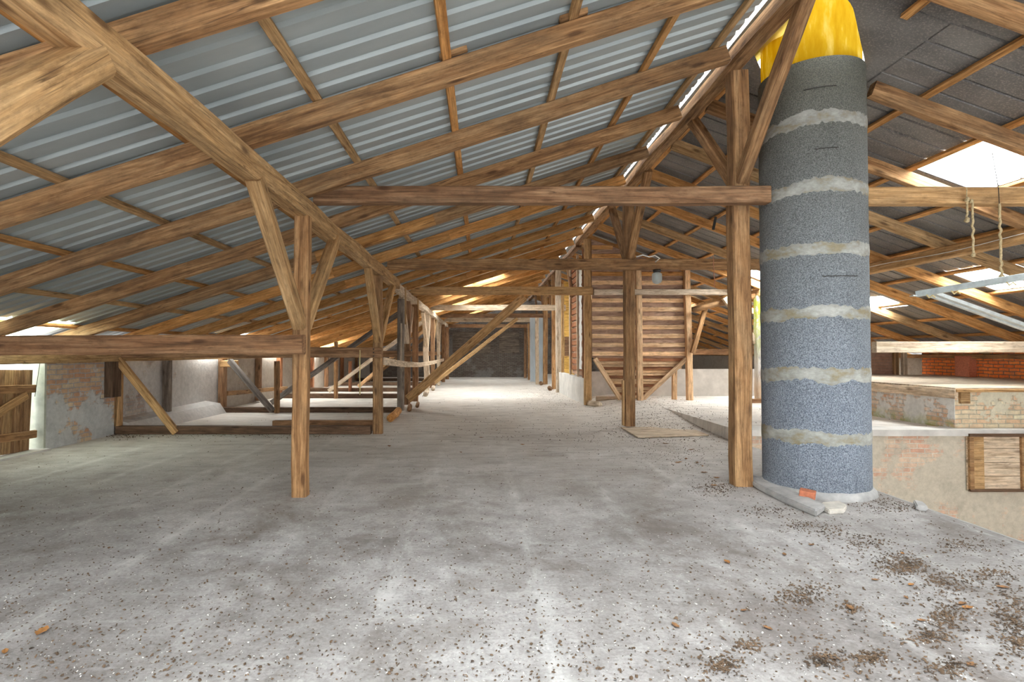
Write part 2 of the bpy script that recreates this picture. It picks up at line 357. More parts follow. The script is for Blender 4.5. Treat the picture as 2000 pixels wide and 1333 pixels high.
def tube(name, pts, r, mat, parent=None, k=8, twist=False):
    pts = [Vector(p) for p in pts]; o = pts[0].copy(); vs, fs = [], []
    for i, p in enumerate(pts):
        d = (pts[min(i + 1, len(pts) - 1)] - pts[max(i - 1, 0)]).normalized()
        a = d.cross(Vector((0, 1, 0))); a = a.normalized() if a.length > .1 else Vector((1, 0, 0)); b = d.cross(a)
        for j in range(k):
            t = 2 * math.pi * j / k; rr = (r[i] if isinstance(r, (list, tuple)) else r) * (1 + (.18 * math.sin(3 * t + i * 1.1) if twist else 0))
            vs.append(p - o + (a * math.cos(t) + b * math.sin(t)) * rr)
    n = len(pts)
    for i in range(n - 1):
        for j in range(k): fs.append((i * k + j, i * k + (j + 1) % k, (i + 1) * k + (j + 1) % k, (i + 1) * k + j))
    fs.append(tuple(range(k))); fs.append(tuple((n - 1) * k + j for j in range(k)))
    return link(name, mesh(name, vs, fs), mat, parent, Matrix.Translation(o), smooth=True)
def lathe(name, prof, mat, loc, parent=None, k=24, jit=0, caps=True):
    vs, fs = [], []
    for i, (r, z) in enumerate(prof):
        for j in range(k):
            t = 2 * math.pi * j / k; q = jit * noise.noise((math.cos(t) * 4, math.sin(t) * 4, z * 3 + i)) if jit else 0
            vs.append(((r + q * .5) * math.cos(t), (r + q * .5) * math.sin(t), z + q))
    for i in range(len(prof) - 1):
        for j in range(k): fs.append((i * k + j, i * k + (j + 1) % k, (i + 1) * k + (j + 1) % k, (i + 1) * k + j))
    if caps: fs.append(tuple(range(k))); fs.append(tuple((len(prof) - 1) * k + j for j in range(k)))
    return link(name, mesh(name, vs, fs), mat, parent, Matrix.Translation(Vector(loc)), smooth=True)
ORD = ['first', 'second', 'third', 'fourth', 'fifth', 'sixth', 'seventh', 'eighth', 'ninth', 'tenth', 'eleventh', 'twelfth', 'thirteenth', 'fourteenth', 'fifteenth',
       'sixteenth', 'seventeenth', 'eighteenth', 'nineteenth', 'twentieth', 'twenty-first', 'twenty-second', 'twenty-third', 'twenty-fourth', 'twenty-fifth', 'twenty-sixth']
YE = 32.8       # the end wall
Y0 = -2.6       # the building goes on behind the camera, left open there
XL, XR = -6.72, 11.85

# ------------------------------------------------------------------ floor
def build_floor():
    xs = sorted(set([XL - .4, -4, -2, 0, 1, 2.4, 2.7, 3, 3.3, 3.6, 3.9, 4.25, 4.27, 5, 7, 9, XR]))
    ys = sorted(set([Y0, 0, 2, 4, 6, 8, 8.9499, 8.96, 9.4, 10, 10.6, 11.2, 11.8, 12.4, 13, 16, 20, 26, YE]))
    vs, fs = [], []; idx = {}
    for i, x in enumerate(xs):
        for j, y in enumerate(ys):
            idx[i, j] = len(vs); vs.append((x, y, fl(x, y)))
    for i in range(len(xs) - 1):
        for j in range(len(ys) - 1):
            if xs[i] >= 4.26 and ys[j] < 8.955: continue
            fs.append((idx[i, j], idx[i + 1, j], idx[i + 1, j + 1], idx[i, j + 1]))
    me = bpy.data.meshes.new('floor'); me.from_pydata(vs, [], fs); me.update()
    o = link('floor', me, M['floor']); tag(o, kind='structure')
    # slab edge down the side of the pit
    tag(wbox('trim_1', (4.12, Y0, -.22), (4.3, 8.95, -.004), M['cement']), kind='structure')
build_floor()
tag(wbox('wall_pit', (4.27, 8.97, -2.8), (XR + .3, 9.3, .19), M['pit']), kind='structure')
tag(wbox('wall_pit_left', (4.0, Y0, -2.8), (4.14, 8.97, -.2), M['conc']), kind='structure')
tag(wbox('floor_pit', (4.0, Y0, -3.0), (XR + .3, 9.3, -2.8), M['conc']), kind='structure')
tag(wbox('trim_2', (4.28, 8.90, .12), (XR, 9.3, .225), M['conc']), kind='structure')

# ------------------------------------------------------------------ roof
SKY_L = [(-7.2, -6.3, 6.95, 8.35, 'g'), (-1.35, .75, 17.7, 19.1, 'w', 1.5), (-2.35, -.3, 21.4, 22.7, 'w', 1.1), (-1.35, .75, 28.2, 29.6, 'w', .7),
         (-.3, 1.75, -1.9, -.5, 'w', 1.3), (-5.35, -3.35, -1.2, .2, 'w', 2), (-.3, 1.75, .9, 2.3, 'w', 1.3), (-7.2, -6.2, 13.0, 14.2, 'w', 1.6), (-7.2, -6.2, 16.7, 18.0, 'w', 3), (-7.2, -6.0, 21.0, 22.2, 'w', 4)]  # this row: unseen roof lights, added to brighten near floor and aisle
SKY_R = [(5.7, 6.6, 5.95, 7.02, 'w', 1.6), (8.38, 9.28, 8.55, 9.75, 'w', 2), (6.7, 7.5, 13.2, 14.0, 'w', 5), (8.9, 9.5, 12.0, 13.2, 'w', 4), (8.4, 10.2, 15.5, 16.8, 'w', 2),  # last one here is hidden, added to light the far side
         (3.9, 5.65, -1.9, -.5, 'w', 1.2), (5.7, 7.35, .2, 1.6, 'w', 1.2), (5.7, 7.35, 18.5, 19.8, 'w', 2), (4.8, 6.6, 24.0, 25.4, 'w')]  # this row: unseen roof lights, added to light the front and far parts
HOLE = (3.02, 4.28, 4.85, 6.6)
def slope_sheet(side, zf, x0, x1, skies, prof, pitch, mat, hole=None, off=.235):
    xs = {x0, x1}
    for s in skies: xs |= {s[0], s[1]}
    if hole: xs |= {hole[0], hole[1]}
    xs = sorted(xs)
    ny = int((YE - Y0) / pitch); ys = []
    for i in range(ny):
        for (t, h) in prof: ys.append((Y0 + (i + t) * pitch, h))
    def build(cells, name, mt):
        vs, fs, ix = [], [], {}
        def V(i, j):
            if (i, j) not in ix:
                ix[i, j] = len(vs); y, h = ys[j]; vs.append((xs[i], y, zf(xs[i]) + off + h + .004 * noise.noise((xs[i] * 2, y * .7, 0))))
            return ix[i, j]
        for (i, j) in cells: fs.append((V(i, j), V(i + 1, j), V(i + 1, j + 1), V(i, j + 1)))
        me = bpy.data.meshes.new(name); me.from_pydata(vs, [], fs); me.update(); return link(name, me, mt)
    metal = []; sk = {k: [] for k in range(len(skies))}
    for i in range(len(xs) - 1):
        xm = (xs[i] + xs[i + 1]) / 2
        for j in range(len(ys) - 1):
            ym = (ys[j][0] + ys[j + 1][0]) / 2; hit = None
            if hole and hole[0] < xm < hole[1] and hole[2] < ym < hole[3]: continue
            for k, s in enumerate(skies):
                if s[0] < xm < s[1] and s[2] < ym < s[3]: hit = k
            (metal if hit is None else sk[hit]).append((i, j))
    tag(build(metal, 'ceiling_' + side, mat), kind='structure')
    for k, s in enumerate(skies):
        build_name = 'window_%d' % (k + 1 + (0 if side == 'left' else len(SKY_L)))  # numbers real roof lights and added unseen ones alike
        tag(build(sk[k], build_name, M['greenpane'] if s[4] == 'g' else M['pane']), kind='structure')
        # area lamp in place of the sky; added roof lights get one too
        li = bpy.data.lights.new('daylight', 'AREA'); li.shape = 'RECTANGLE'; li.size = s[1] - s[0]; li.size_y = s[3] - s[2]
        li.energy = DAY * (s[5] if len(s) > 5 else 1) * (s[1] - s[0]) * (s[3] - s[2]); li.color = (.95, .975, 1)
        lo = bpy.data.objects.new('daylight', li); C.objects.link(lo); xm = (s[0] + s[1]) / 2
        lo.location = (xm, (s[2] + s[3]) / 2, zf(xm) + off + .16)
        lo.rotation_euler = (0, math.atan(zf(0) - zf(1)), 0)
slope_sheet('left', zL, -7.25, 2.67, SKY_L, [(0, 0), (.60, 0), (.67, .030), (.93, .030)], .20, M['sheet'])
slope_sheet('right', zR, 3.02, 12.5, SKY_R, [(0, 0), (.02, .03), (.10, .03), (.12, 0)], .285, M['bit'], HOLE)
tag(link('trim_3', mesh('trim_3', [(2.79, Y0, zL(2.79) + .29), (2.92, Y0, zR(2.9) + .42), (3.2, Y0, zR(3.2) + .30), (2.79, YE, zL(2.79) + .29), (2.92, YE, zR(2.9) + .42), (3.2, YE, zR(3.2) + .30)],
    [(0, 1, 4, 3), (1, 2, 5, 4)]), M['steel']), kind='structure')

# flashing round the flue: a sheet with a rounded opening, open towards the ridge and the front
def exit_r(ox, oy, dx, dy, cx, cy, r):
    ex, ey = ox - cx, oy - cy; b = ex * dx + ey * dy; c = ex * ex + ey * ey - r * r; q = b * b - c
    return -b + math.sqrt(q) if q > 0 else 0
vs = []
for i in range(64):
    t = 2 * math.pi * i / 64; dx, dy = math.cos(t), math.sin(t); ox, oy = 3.42, 5.68
    r1 = max(exit_r(ox, oy, dx, dy, 3.20 + .475 * q / 10, 5.44 + .53 * q / 10, .507) for q in range(11))
    r2 = 9
    if dx > 1e-6: r2 = min(r2, (4.36 - ox) / dx)
    if dx < -1e-6: r2 = min(r2, (3.0 - ox) / dx)
    if dy > 1e-6: r2 = min(r2, (6.74 - oy) / dy)
    if dy < -1e-6: r2 = min(r2, (4.70 - oy) / dy)
    r1 = min(r1, r2 - .02)
    for r_ in (r1, r2): vs.append((ox + dx * r_, oy + dy * r_, zR(ox + dx * r_) + .245))
tag(link('trim_6', mesh('trim_6', vs, [(2 * i, 2 * i + 1, 2 * ((i + 1) % 64) + 1, 2 * ((i + 1) % 64)) for i in range(64)]), M['bit']), kind='structure')
vs = [(x, y, zR(x) + .27) for x, y in ((3.0, 4.8), (3.24, 4.8), (3.24, 6.7), (3.0, 6.7))]
tag(link('window_30', mesh('window_30', vs, [(0, 1, 2, 3)]), M['yellowroof']), kind='structure')
left_rafters = [2.92 + 1.39 * i for i in range(22)] ; left_rafters = [-.0, 1.5] + left_rafters
seen = 0
for i, D in enumerate(left_rafters):
    if D > YE - .3: break
    mt = M['hewn'] if D < 4 else (M['hewn'] if D < 9.5 and i % 4 else M['orange'])
    if 5 < D < 6.5: mt = M['hewn']
    sl = math.atan(.322); hh = .175
    def rp(X): return Vector((X, D, zL(X) + hh / 2 / math.cos(sl)))
    j = i - 2
    xe = 2.62
    if D < 9: lab = 'timber rafter of the left roof slope, %s counted from the camera' % (ORD[j] if j >= 0 else 'just overhead, ' + ORD[i])
    else: lab = 'orange pine rafter of the left roof slope, %s counted from the camera' % ORD[j]
    if j < 0: lab = ('timber rafter of the left slope directly above the camera', 'timber rafter of the left slope just ahead of the camera')[i]
    o = timber('rafter', rp(-7.15), rp(xe), .10, hh, mt, wob=.006, ch=.006)
    tag(o, lab, 'rafter', 'rafters of the left roof slope')
    if D > 6.5 and i % 2 == 0 or D > 9:   # the lapped splice over the purlin
        a = rp(-2.6 - .12 * (i % 3)) + Vector((0, -.09, -.02)); b = rp(-.75 + .15 * (i % 3)) + Vector((0, -.09, -.02))
        p = timber('splice_board', a, b, .07, .16, M['orange'], wob=.003, ch=.004); under(p, o)
right_rafters = [0.1, 1.5, 2.92, 4.42, 5.80, 7.15, 8.5, 9.85, 11.2, 12.6] + [14.0 + 1.39 * i for i in range(14)]
for i, D in enumerate(right_rafters):
    if D > YE - .3: break
    sl = math.atan(.375); hh = .165
    def rp(X): return Vector((X, D, zR(X) + hh / 2 / math.cos(sl)))
    x0 = 3.03
    if 5.3 < D < 6.6: x0 = 4.24
    mt = M['hewn'] if D < 8 else (M['tan'] if i % 3 == 0 else M['orange'])
    o = timber('rafter', rp(x0), rp(12.4), .10, hh, mt, wob=.006, ch=.006)
    lab = 'timber rafter of the right roof slope, %s counted from the camera' % ORD[i - 2] if i > 1 else ('timber rafter of the right slope directly above the camera', 'timber rafter of the right slope just ahead of the camera')[i]
    tag(o, lab, 'rafter', 'rafters of the right roof slope')
k = 0
for X in (2.48, 1.72, .73, -.29, -1.33, -2.36, -3.38, -4.4, -5.4, -6.4):
    z = zL(X) + .185 + .022
    o = timber('roof_batten', (X, Y0, z), (X, YE, z), .075, .045, M['orange'] if k % 2 else M['tan'], up=(-.322, 0, 1), wob=.004, ch=.004)
    tag(o, 'long roof batten under the left metal sheets, %s down from the ridge' % ORD[k], 'batten', 'battens of the left slope'); k += 1
k = 0
for X in (3.12, 3.90, 4.79, 5.68, 6.62, 7.5, 8.38, 9.3, 10.2, 11.1):
    z = zR(X) + .175 + .022
    segs = [(Y0, YE)] if X > 4.25 else ([(Y0, 4.9), (6.6, YE)])
    o = timber('roof_batten', (X, segs[0][0], z), (X, segs[0][1], z), .075, .045, M['orange'], up=(.375, 0, 1), wob=.004, ch=.004)
    tag(o, 'roof batten under the dark right sheets, %s down from the ridge%s' % (ORD[k], ', near the camera' if len(segs) > 1 else ''), 'batten', 'battens of the right slope')
    if len(segs) > 1:
        o = timber('roof_batten', (X, segs[1][0], z), (X, segs[1][1], z), .075, .045, M['orange'], up=(.375, 0, 1), wob=.004, ch=.004)
        tag(o, 'roof batten under the dark right sheets, %s down from the ridge, beyond the flue' % ORD[k], 'batten', 'battens of the right slope')
    k += 1
# small packing blocks on the rafters near the ridge side
for (x, y, t) in ((885, 108, 'under the middle batten'), (1118, 37, 'nearer the ridge')):
    p = P(x, y, 4.31)
    tag(timber('packing_block', p - Vector((.11, .03, .028)), p + Vector((.11, -.03, .042)), .09, .055, M['hewn'], rnd=True), 'short round packing block on the thick rafter, ' + t, 'block', 'packing blocks')

# ------------------------------------------------------------------ purlins and ridge
PX = -1.93
tag(timber('purlin', (PX, Y0, 3.035), (PX, 12.0, 3.035), .18, .21, M['tan'], wob=.012, ch=.02), 'heavy tan purlin beam running down the left side above the near posts', 'beam')
tag(timber('purlin', (-2.0, 12.0, 3.02), (-2.05, YE, 3.02), .18, .19, M['pale'], wob=.012, ch=.02), 'pale dusty purlin continuing above the far left posts', 'beam')
tag(timber('purlin', (7.3, Y0, 3.07), (7.3, YE, 3.07), .17, .18, M['tan'], wob=.008), 'purlin beam under the right slope with a cable clipped along it', 'beam')
tag(timber('ridge_beam', (2.86, Y0, 4.80), (2.86, 16, 4.80), .19, .19, M['hewn'], wob=.016, ch=.025), 'rough hewn ridge beam at the top of the near posts', 'beam')
tag(timber('ridge_beam', (2.88, 16, 4.74), (2.9, YE, 4.74), .17, .17, M['brown'], wob=.02, ch=.025), 'gnarled brown ridge beam above the far end of the loft', 'beam')
pts = [(7.2 - .012, Y, 3.07 + .02 * math.sin(Y * 2.1)) for Y in [4.5 + .25 * i for i in range(32)]]
tag(tube('cable', [(x, y, z) for x, y, z in pts], .006, M['white'], k=5), 'thin pale cable clipped along the right purlin', 'cable')

# ------------------------------------------------------------------ left row of posts
def post(name, X, Y, z0, z1, w, h, mat, label, group, braces=None, bm=None, bz=1.78, extra=None, wob=.01):
    e = empty(name, (X, Y, z0), label, 'post', group)
    timber('shaft', (X, Y, z0), (X, Y, z1), w, h, mat, e, up=(0, 1, 0), wob=wob, ch=.018)
    if braces:
        for s, r in braces:
            timber('brace', (X, Y + s * .06, bz), (X, Y + s * r, z1 + .02), .13, .13, bm or mat, e, up=(0, 1, 0), wob=.008, ch=.015, rnd=False)
    return e
gl = 'posts under the left purlin'
e = post('timber_post', -1.90, 5.66, 0, 2.94, .15, .15, M['hewn'], 'nearest brown post under the left purlin with two upward braces', gl, [(-1, 1.2), (1, 1.22)], M['tan'])
for (z, x) in ((1.86, -1.90), (1.60, -1.86)):
    lathe('bolt', [(.0, 0), (.016, 0), (.016, .012), (.0, .012)], M['iron'], (0, 0, 0), e, 10).matrix_local = Matrix.Translation(Vector((x + 1.90 + .01, -.09, z))) @ Matrix.Rotation(math.radians(90), 4, 'X')
post('timber_post', -1.93, 9.98, 0, 2.93, .17, .15, M['hewn'], 'second post under the left purlin, wavy sawn edge, two upward braces', gl, [(-1, .95), (1, 1.55)], M['tan'], 1.72, wob=.02)
post('timber_post', -2.03, 13.4, .06, 2.84, .16, .16, M['grey'], 'dark grey weathered post standing on a log end', gl)
post('timber_post', -2.08, 14.9, .06, 2.92, .17, .16, M['brown'], 'red-brown post behind the grey weathered post, with thin braces', gl, [(-1, 1.1), (1, 1.1)], M['pale'])
post('timber_post', -1.98, 15.9, .06, 2.92, .17, .15, M['brown'], 'brown post beside the foot of the long leaning planks', gl)
post('timber_post', -2.08, 20.1, .06, 2.92, .2, .17, M['pale'], 'whitish crooked post under the far left purlin', gl, [(-1, 1.3), (1, 1.0)], M['pale'], wob=.03)
post('timber_post', -2.05, 22.2, .06, 2.92, .17, .17, M['brown'], 'brown post behind the whitish crooked post', gl, [(1, 1.2)], M['tan'])
post('timber_post', -2.05, 25.2, .06, 2.92, .17, .17, M['pale'], 'pale slim post before the bent rail end', gl, [(-1, 1.2), (1, 1.0)], M['pale'])
post('timber_post', -1.98, 27.3, .0, 2.92, .18, .17, M['brown'], 'brown post past the end of the bent rail', gl)
post('timber_post', -1.98, 30.2, .0, 2.92, .2, .18, M['brown'], 'last brown post beside the dark end wall', gl)
# brace of the post just behind the camera
tag(timber('brace', (PX + .01, 1.35, 1.75), (PX + .01, 2.62, 2.95), .19, .17, M['tan'], up=(0, 1, 0), wob=.01, ch=.03), 'thick split brace meeting the purlin at the upper left corner', 'brace')
lb = 'thin hanging laths'
for (x, y0, y1, D, t) in ((792, 561, 634, 12.9, 'nearer'), (816.5, 582, 648, 15.5, 'further')):
    tag(timber('lath', P(x, y0, D), P(x, y1, D), .035, .06, M['tan'], up=(0, 1, 0), wob=.002), 'thin vertical lath nailed to the left purlin, the %s of two' % t, 'lath', lb)
tag(timber('lath', P(784, 632, 12.9), P(783, 720, 12.9), .03, .05, M['pale'], up=(0, 1, 0), wob=.002), 'pale thin lath beside the grey weathered post', 'lath', lb)
# log ends and blocks at the feet
def floorlog(Y, X0, X1, r, t, mat=M['brown']):
    tag(timber('floor_log', (X1, Y, r), (X1 - .08, Y + X0, r), 2 * r, 2 * r, mat, rnd=True, wob=.02), t, 'log', 'log ends along the left row')
floorlog(11.6, 1.5, -1.97, .085, 'orange-faced log end beside the second left post', M['orange'])
floorlog(13.6, .9, -1.85, .06, 'log end beneath the foot of the leaning planks')
floorlog(14.6, .8, -1.76, .05, 'small log end behind the leaning plank foot')
floorlog(18.3, 1.2, -1.93, .085, 'squared log end by the whitish crooked post', M['pale'])
floorlog(21.0, 1.0, -1.93, .08, 'log end beneath the far brown post', M['pale'])
floorlog(24.3, .8, -1.98, .08, 'last round log end along the left row', M['pale'])
# rail made of bent planks
e = empty('rail', (-1.82, 10.06, 1.34), 'long thin bent plank rail nailed along the left posts', 'rail')
rp_ = [P(749, 706, 10.06), P(782, 712, 13.3), P(818, 713, 16.6), P(848, 707, 22.2), P(866, 703, 26.4)]
for p in rp_: p.x = -1.84 if p.y < 12 else -1.90
for a, b in zip(rp_, rp_[1:]): timber('plank', a, b, .03, .14, M['pale'], e, wob=.004)

# ------------------------------------------------------------------ left aisle: wall ties, sills, braces, the wall
tag(timber('tie_beam', (-7.0, 5.52, 1.565), (-1.83, 5.52, 1.585), .12, .2, M['brown'], wob=.006, ch=.015), 'wide brown tie from the nearest left post to the left wall', 'beam')
tag(timber('tie_beam', (-6.9, 9.86, 1.50), (-1.84, 9.86, 1.50), .12, .19, M['brown'], wob=.005), 'brown tie with three bolts from the second left post to the wall', 'beam')
e = [o for o in C.objects if o.get('label', '').startswith('brown tie with three')][0]
for i, z in enumerate((.06, 0, -.065)):
    b = lathe('bolt', [(0, 0), (.013, 0), (.013, .01), (0, .01)], M['iron'], (0, 0, 0), None, 8)
    MWS[b.name] = Matrix.Translation((-1.98, 9.80, 1.50 + z)) @ Matrix.Rotation(math.radians(90), 4, 'X'); under(b, e)
for D, t in ((14.9, 'third'), (20.2, 'fourth'), (25.3, 'fifth'), (29.2, 'sixth')):
    tag(timber('tie_beam', (-6.9, D - .12, 1.46), (-1.95, D - .12, 1.46), .12, .17, M['brown'], wob=.005), 'brown tie across the left aisle, %s from the camera' % t, 'beam', 'left aisle ties')
tag(timber('wall_plate', (-6.66, Y0, 1.42), (-6.66, YE, 1.42), .16, .17, M['tan'], wob=.005), 'long light wall plate on top of the left wall', 'beam')
tag(timber('eave_plate', (-6.9, Y0, 1.56), (-6.9, YE, 1.56), .12, .11, M['hewn'], wob=.005), 'rough plate under the rafter ends at the left eave', 'beam')
for D, x0, x1, hgt, m, t in ((9.95, -6.72, -2.05, .145, 'dark', 'first dark sill beam across the left aisle floor'), (10.35, -4.0, -2.1, .2, 'brown', 'short brown sill beam just behind the second left post'),
                          (13.5, -6.6, -2.12, .13, 'dark', 'second dark sill beam, beyond the plinth corner'),
                          (17.7, -6.6, -2.12, .15, 'dark', 'third dark sill beam across the left aisle'), (20.7, -6.6, -2.12, .15, 'dark', 'fourth dark sill beam across the left aisle'),
                          (24.5, -6.6, -2.12, .15, 'dark', 'fifth dark sill beam in the shaded end of the left aisle'), (28.3, -6.6, -2.12, .15, 'dark', 'last dark sill beam before the end wall')):
    tag(timber('sill_beam', (x0, D, hgt / 2), (x1, D, hgt / 2), .16, hgt, M[m], wob=.006), t, 'beam', 'sill beams of the left aisle')
tag(timber('strut', P(230, 702, 9.78), G(345, 849) + Vector((0, .0, .03)), .10, .125, M['tan'], wob=.006), 'ochre diagonal strut leaning from the left wall to the first sill', 'brace')
tag(timber('strut', P(449, 705, 13.5), P(532, 803, 13.15), .11, .13, M['grey'], wob=.006), 'dark grey diagonal strut in the second bay of the left aisle', 'brace')
for D, X0, zt, m, t in ((15.35, -6.0, 2.78, 'grey', 'long dark strut rising across the left aisle to the red-brown post'), (20.0, -5.7, 2.7, 'pale', 'pale strut rising across the left aisle to the whitish post'),
                     (22.6, -5.2, 2.7, 'hewn', 'brown strut rising behind the pale strut'), (26.0, -5.6, 2.7, 'hewn', 'far strut in the shaded end of the left aisle')):
    tag(timber('strut', (X0, D, .07), (-2.15, D, zt), .11, .14, M[m], wob=.006), t, 'brace', 'left aisle struts')
for (x, yt, yb, D, t) in ((541, 706, 806, 13.3, 'slim post in the second bay of the left aisle'), (656, 668, 780, 17.5, 'slim post in the third bay, lit along one edge'),
                    (684, 706, 770, 20.6, 'red-brown post deep in the left aisle')):
    a = P(x, yb, D); b = P(x, yt, D); a.z = 0.01
    tag(timber('slim_post', a, b, .11, .12, M['red'] if x == 684 else M['hewn'], up=(0, 1, 0), wob=.006), t, 'post', 'slim aisle posts')
# wall pieces
tag(wbox('wall_left', (XL - .33, 8.29, 0), (XL, 9.84, 1.36), M['bl']), kind='structure')
tag(wbox('wall_left_white', (-7.05, 9.84, 0), (-6.88, 14.0, 1.36), M['blw']), kind='structure')
tag(wbox('wall_left_far', (-7.05, 14.0, 0), (-6.86, YE, 1.40), M['bld']), kind='structure')
tag(wbox('wall_left_near', (XL - .33, Y0, 0), (XL, 6.7, 1.36), M['bl']), kind='structure')
tag(wbox('baseboard_left', (XL - .34, 8.262, 0), (XL + .004, 8.30, 1.36), M['jamb']), kind='structure')
# sloping plinth of the white wall
me = mesh('trim_4', [(-6.89, 10.05, 0), (-6.42, 10.05, 0), (-6.60, 10.05, .19), (-6.89, 10.05, .26), (-6.89, 13.4, 0), (-6.36, 13.4, 0), (-6.52, 13.4, .24), (-6.89, 13.4, .30)],
          [(0, 1, 2, 3), (4, 7, 6, 5), (1, 5, 6, 2), (2, 6, 7, 3), (0, 3, 7, 4), (0, 4, 5, 1)])
tag(link('trim_4', me, M['blw']), kind='structure')
for (D, w, z0, m, t) in ((9.70, .26, .70, 'dark', 'short dark post set in the top of the brick pier'), (9.98, .13, .14, 'tan', 'light wall post standing on the first sill'), (11.55, .13, .22, 'grey', 'grey post built into the white wall'),
                    (14.05, .2, .05, 'brown', 'brown post at the end of the white wall'), (16.3, .16, .05, 'brown', 'brown wall post in the panelled wall, first'), (18.0, .16, .0, 'red', 'wall post in the panelled wall, second'),
                    (19.6, .16, .0, 'brown', 'wall post in the panelled wall, third'), (21.4, .16, .0, 'red', 'wall post in the panelled wall, fourth'), (23.4, .16, .0, 'brown', 'wall post in the panelled wall, fifth'),
                    (26, .16, .0, 'red', 'wall post in the panelled wall, sixth'), (29, .16, .0, 'brown', 'wall post in the panelled wall, seventh')):
    X = -6.66 if D < 9.9 else (-6.76 if D < 14 else -6.78)
    tag(timber('wall_post', (X, D, z0), (X, D, 1.335), .15, w, M[m], up=(0, 1, 0), wob=.004), t, 'post', 'posts of the left wall')
tag(box('timber_block', (-6.62, 13.55, 1.13), (-6.25, 13.8, 1.30), M['tan']), 'short squared block under the plate by the wall post', 'block')
tag(timber('rail_board', (-6.72, 14.2, .42), (-6.6, 18.2, .30), .05, .12, M['hewn']), 'slanting board low on the panelled left wall', 'board')
# plank door
e = empty('door_1', (-6.86, 7.9, .03), None, None); e['kind'] = 'structure'
y = -1.18
leaf_ = bpy.data.objects.new('leaf', None); C.objects.link(leaf_); leaf_.parent = e
def on_door(b):
    b.parent = e; b.matrix_local = MWS[b.name]
for i in range(9):
    b = timber('plank', (0, y + .077, 0), (0, y + .077, 1.215), .152, .03, M['hewn'] if i % 3 else M['tan'], up=(1, 0, 0), wob=.003, ch=.004); b.parent = leaf_; b.matrix_local = MWS[b.name]; y += .160
for z in (.24, .93):
    on_door(timber('ledge_board', (.045, -1.2, z), (.045, .34 - z * .08, z), .05, .12, M['hewn'], wob=.005))
on_door(timber('cross_brace', (.045, -1.2, .16), (.045, .12, .84), .045, .13, M['tan'], wob=.004))
e.rotation_euler = (math.radians(-2.2), 0, 0)
tag(wbox('trim_5', (-7.3, 6.6, -.02), (-6.62, 8.29, .03), M['conc']), kind='structure')
tag(tube('wire', [P(80, 697, 8.02) + (P(68, 775, 8.02) - P(80, 697, 8.02)) * t + Vector((0, 0, -.0)) for t in (0, .3, .6, 1)], .004, M['iron'], k=5), 'thin dark wire hanging by the plank door', 'wire')

# ------------------------------------------------------------------ nave ties
def tie(D, xa, xb, z0, h, mat, t, g='tie beams across the nave', w=.14):
    tag(timber('tie_beam', (xa, D, z0 + h / 2), (xb, D, z0 + h / 2), w, h, mat, wob=.006), t, 'beam', g)
tie(5.88, -1.84, 3.14, 3.13, .185, M['brown'], 'nearest brown tie beam ending at the concrete flue')
tie(5.88, 4.20, 7.3, 3.12, .185, M['tan'], 'nearest tie beam, right part carrying the knotted ropes')
tie(10.55, -1.86, 9.6, 3.13, .205, M['hewn'], 'second tie beam with the glass lamp hung beneath')
tie(14.62, -1.95, 3.0, 3.07, .22, M['tan'], 'third tie beam, orange-tan, ending at the slatted bin post')
tie(14.55, 3.02, 7.3, 3.06, .15, M['pale'], 'pale thin tie across the front of the slatted bin')
tie(20.3, -1.95, 3.15, 3.09, .21, M['pale'], 'fourth tie beam, pale and dusty')
tie(24.9, -1.95, 3.15, 3.12, .19, M['brown'], 'fifth tie beam, brown')
tie(27.6, -1.95, 3.0, 3.07, .22, M['pale'], 'sixth tie beam, pale')
tie(31.0, -1.95, 2.9, 2.93, .2, M['brown'], 'last tie beam in front of the dark end wall')
# leaning planks
tag(timber('leaning_plank', P(797, 780, 14.7), P(1024, 580, 14.85), .10, .235, M['tan'], wob=.005, ch=.006), 'wide plank leaning from the left posts up to the third tie', 'plank', 'leaning planks')
tag(timber('leaning_plank', P(838, 756, 22.6), P(1010, 623, 24.72), .08, .16, M['tan'], wob=.005, ch=.006), 'narrower plank leaning behind the wide plank', 'plank', 'leaning planks')

# ------------------------------------------------------------------ ridge posts
gr = 'posts under the ridge beam'
post('timber_post', 2.93, 6.12, 0, 4.71, .2, .19, M['hewn'], 'big brown post beside the concrete flue with two ridge braces', gr, [(-1, 1.35), (1, 1.3)], M['hewn'], 3.45, wob=.012)
e = empty('timber_post', (2.92, 10.72, 0), 'ochre post in mid floor with forked ridge braces', 'post', gr)
timber('shaft', (2.92, 10.72, 0.04), (2.92, 10.72, 4.7), .2, .19, M['hewn'], e, up=(0, 1, 0), wob=.012, ch=.018)
for s, r in ((-1, 1.3), (1, 1.3)): timber('brace', (2.92, 10.72 + s * .06, 3.3), (2.92, 10.72 + s * r, 4.72), .14, .14, M['hewn'], e, up=(0, 1, 0), wob=.008)
timber('splint', (2.79, 10.68, .06), (2.79, 10.68, .95), .035, .1, M['tan'], e, up=(0, 1, 0))
post('timber_post', 2.93, 14.95, .05, 4.66, .19, .2, M['tan'], 'light post at the left corner of the slatted bin', gr)
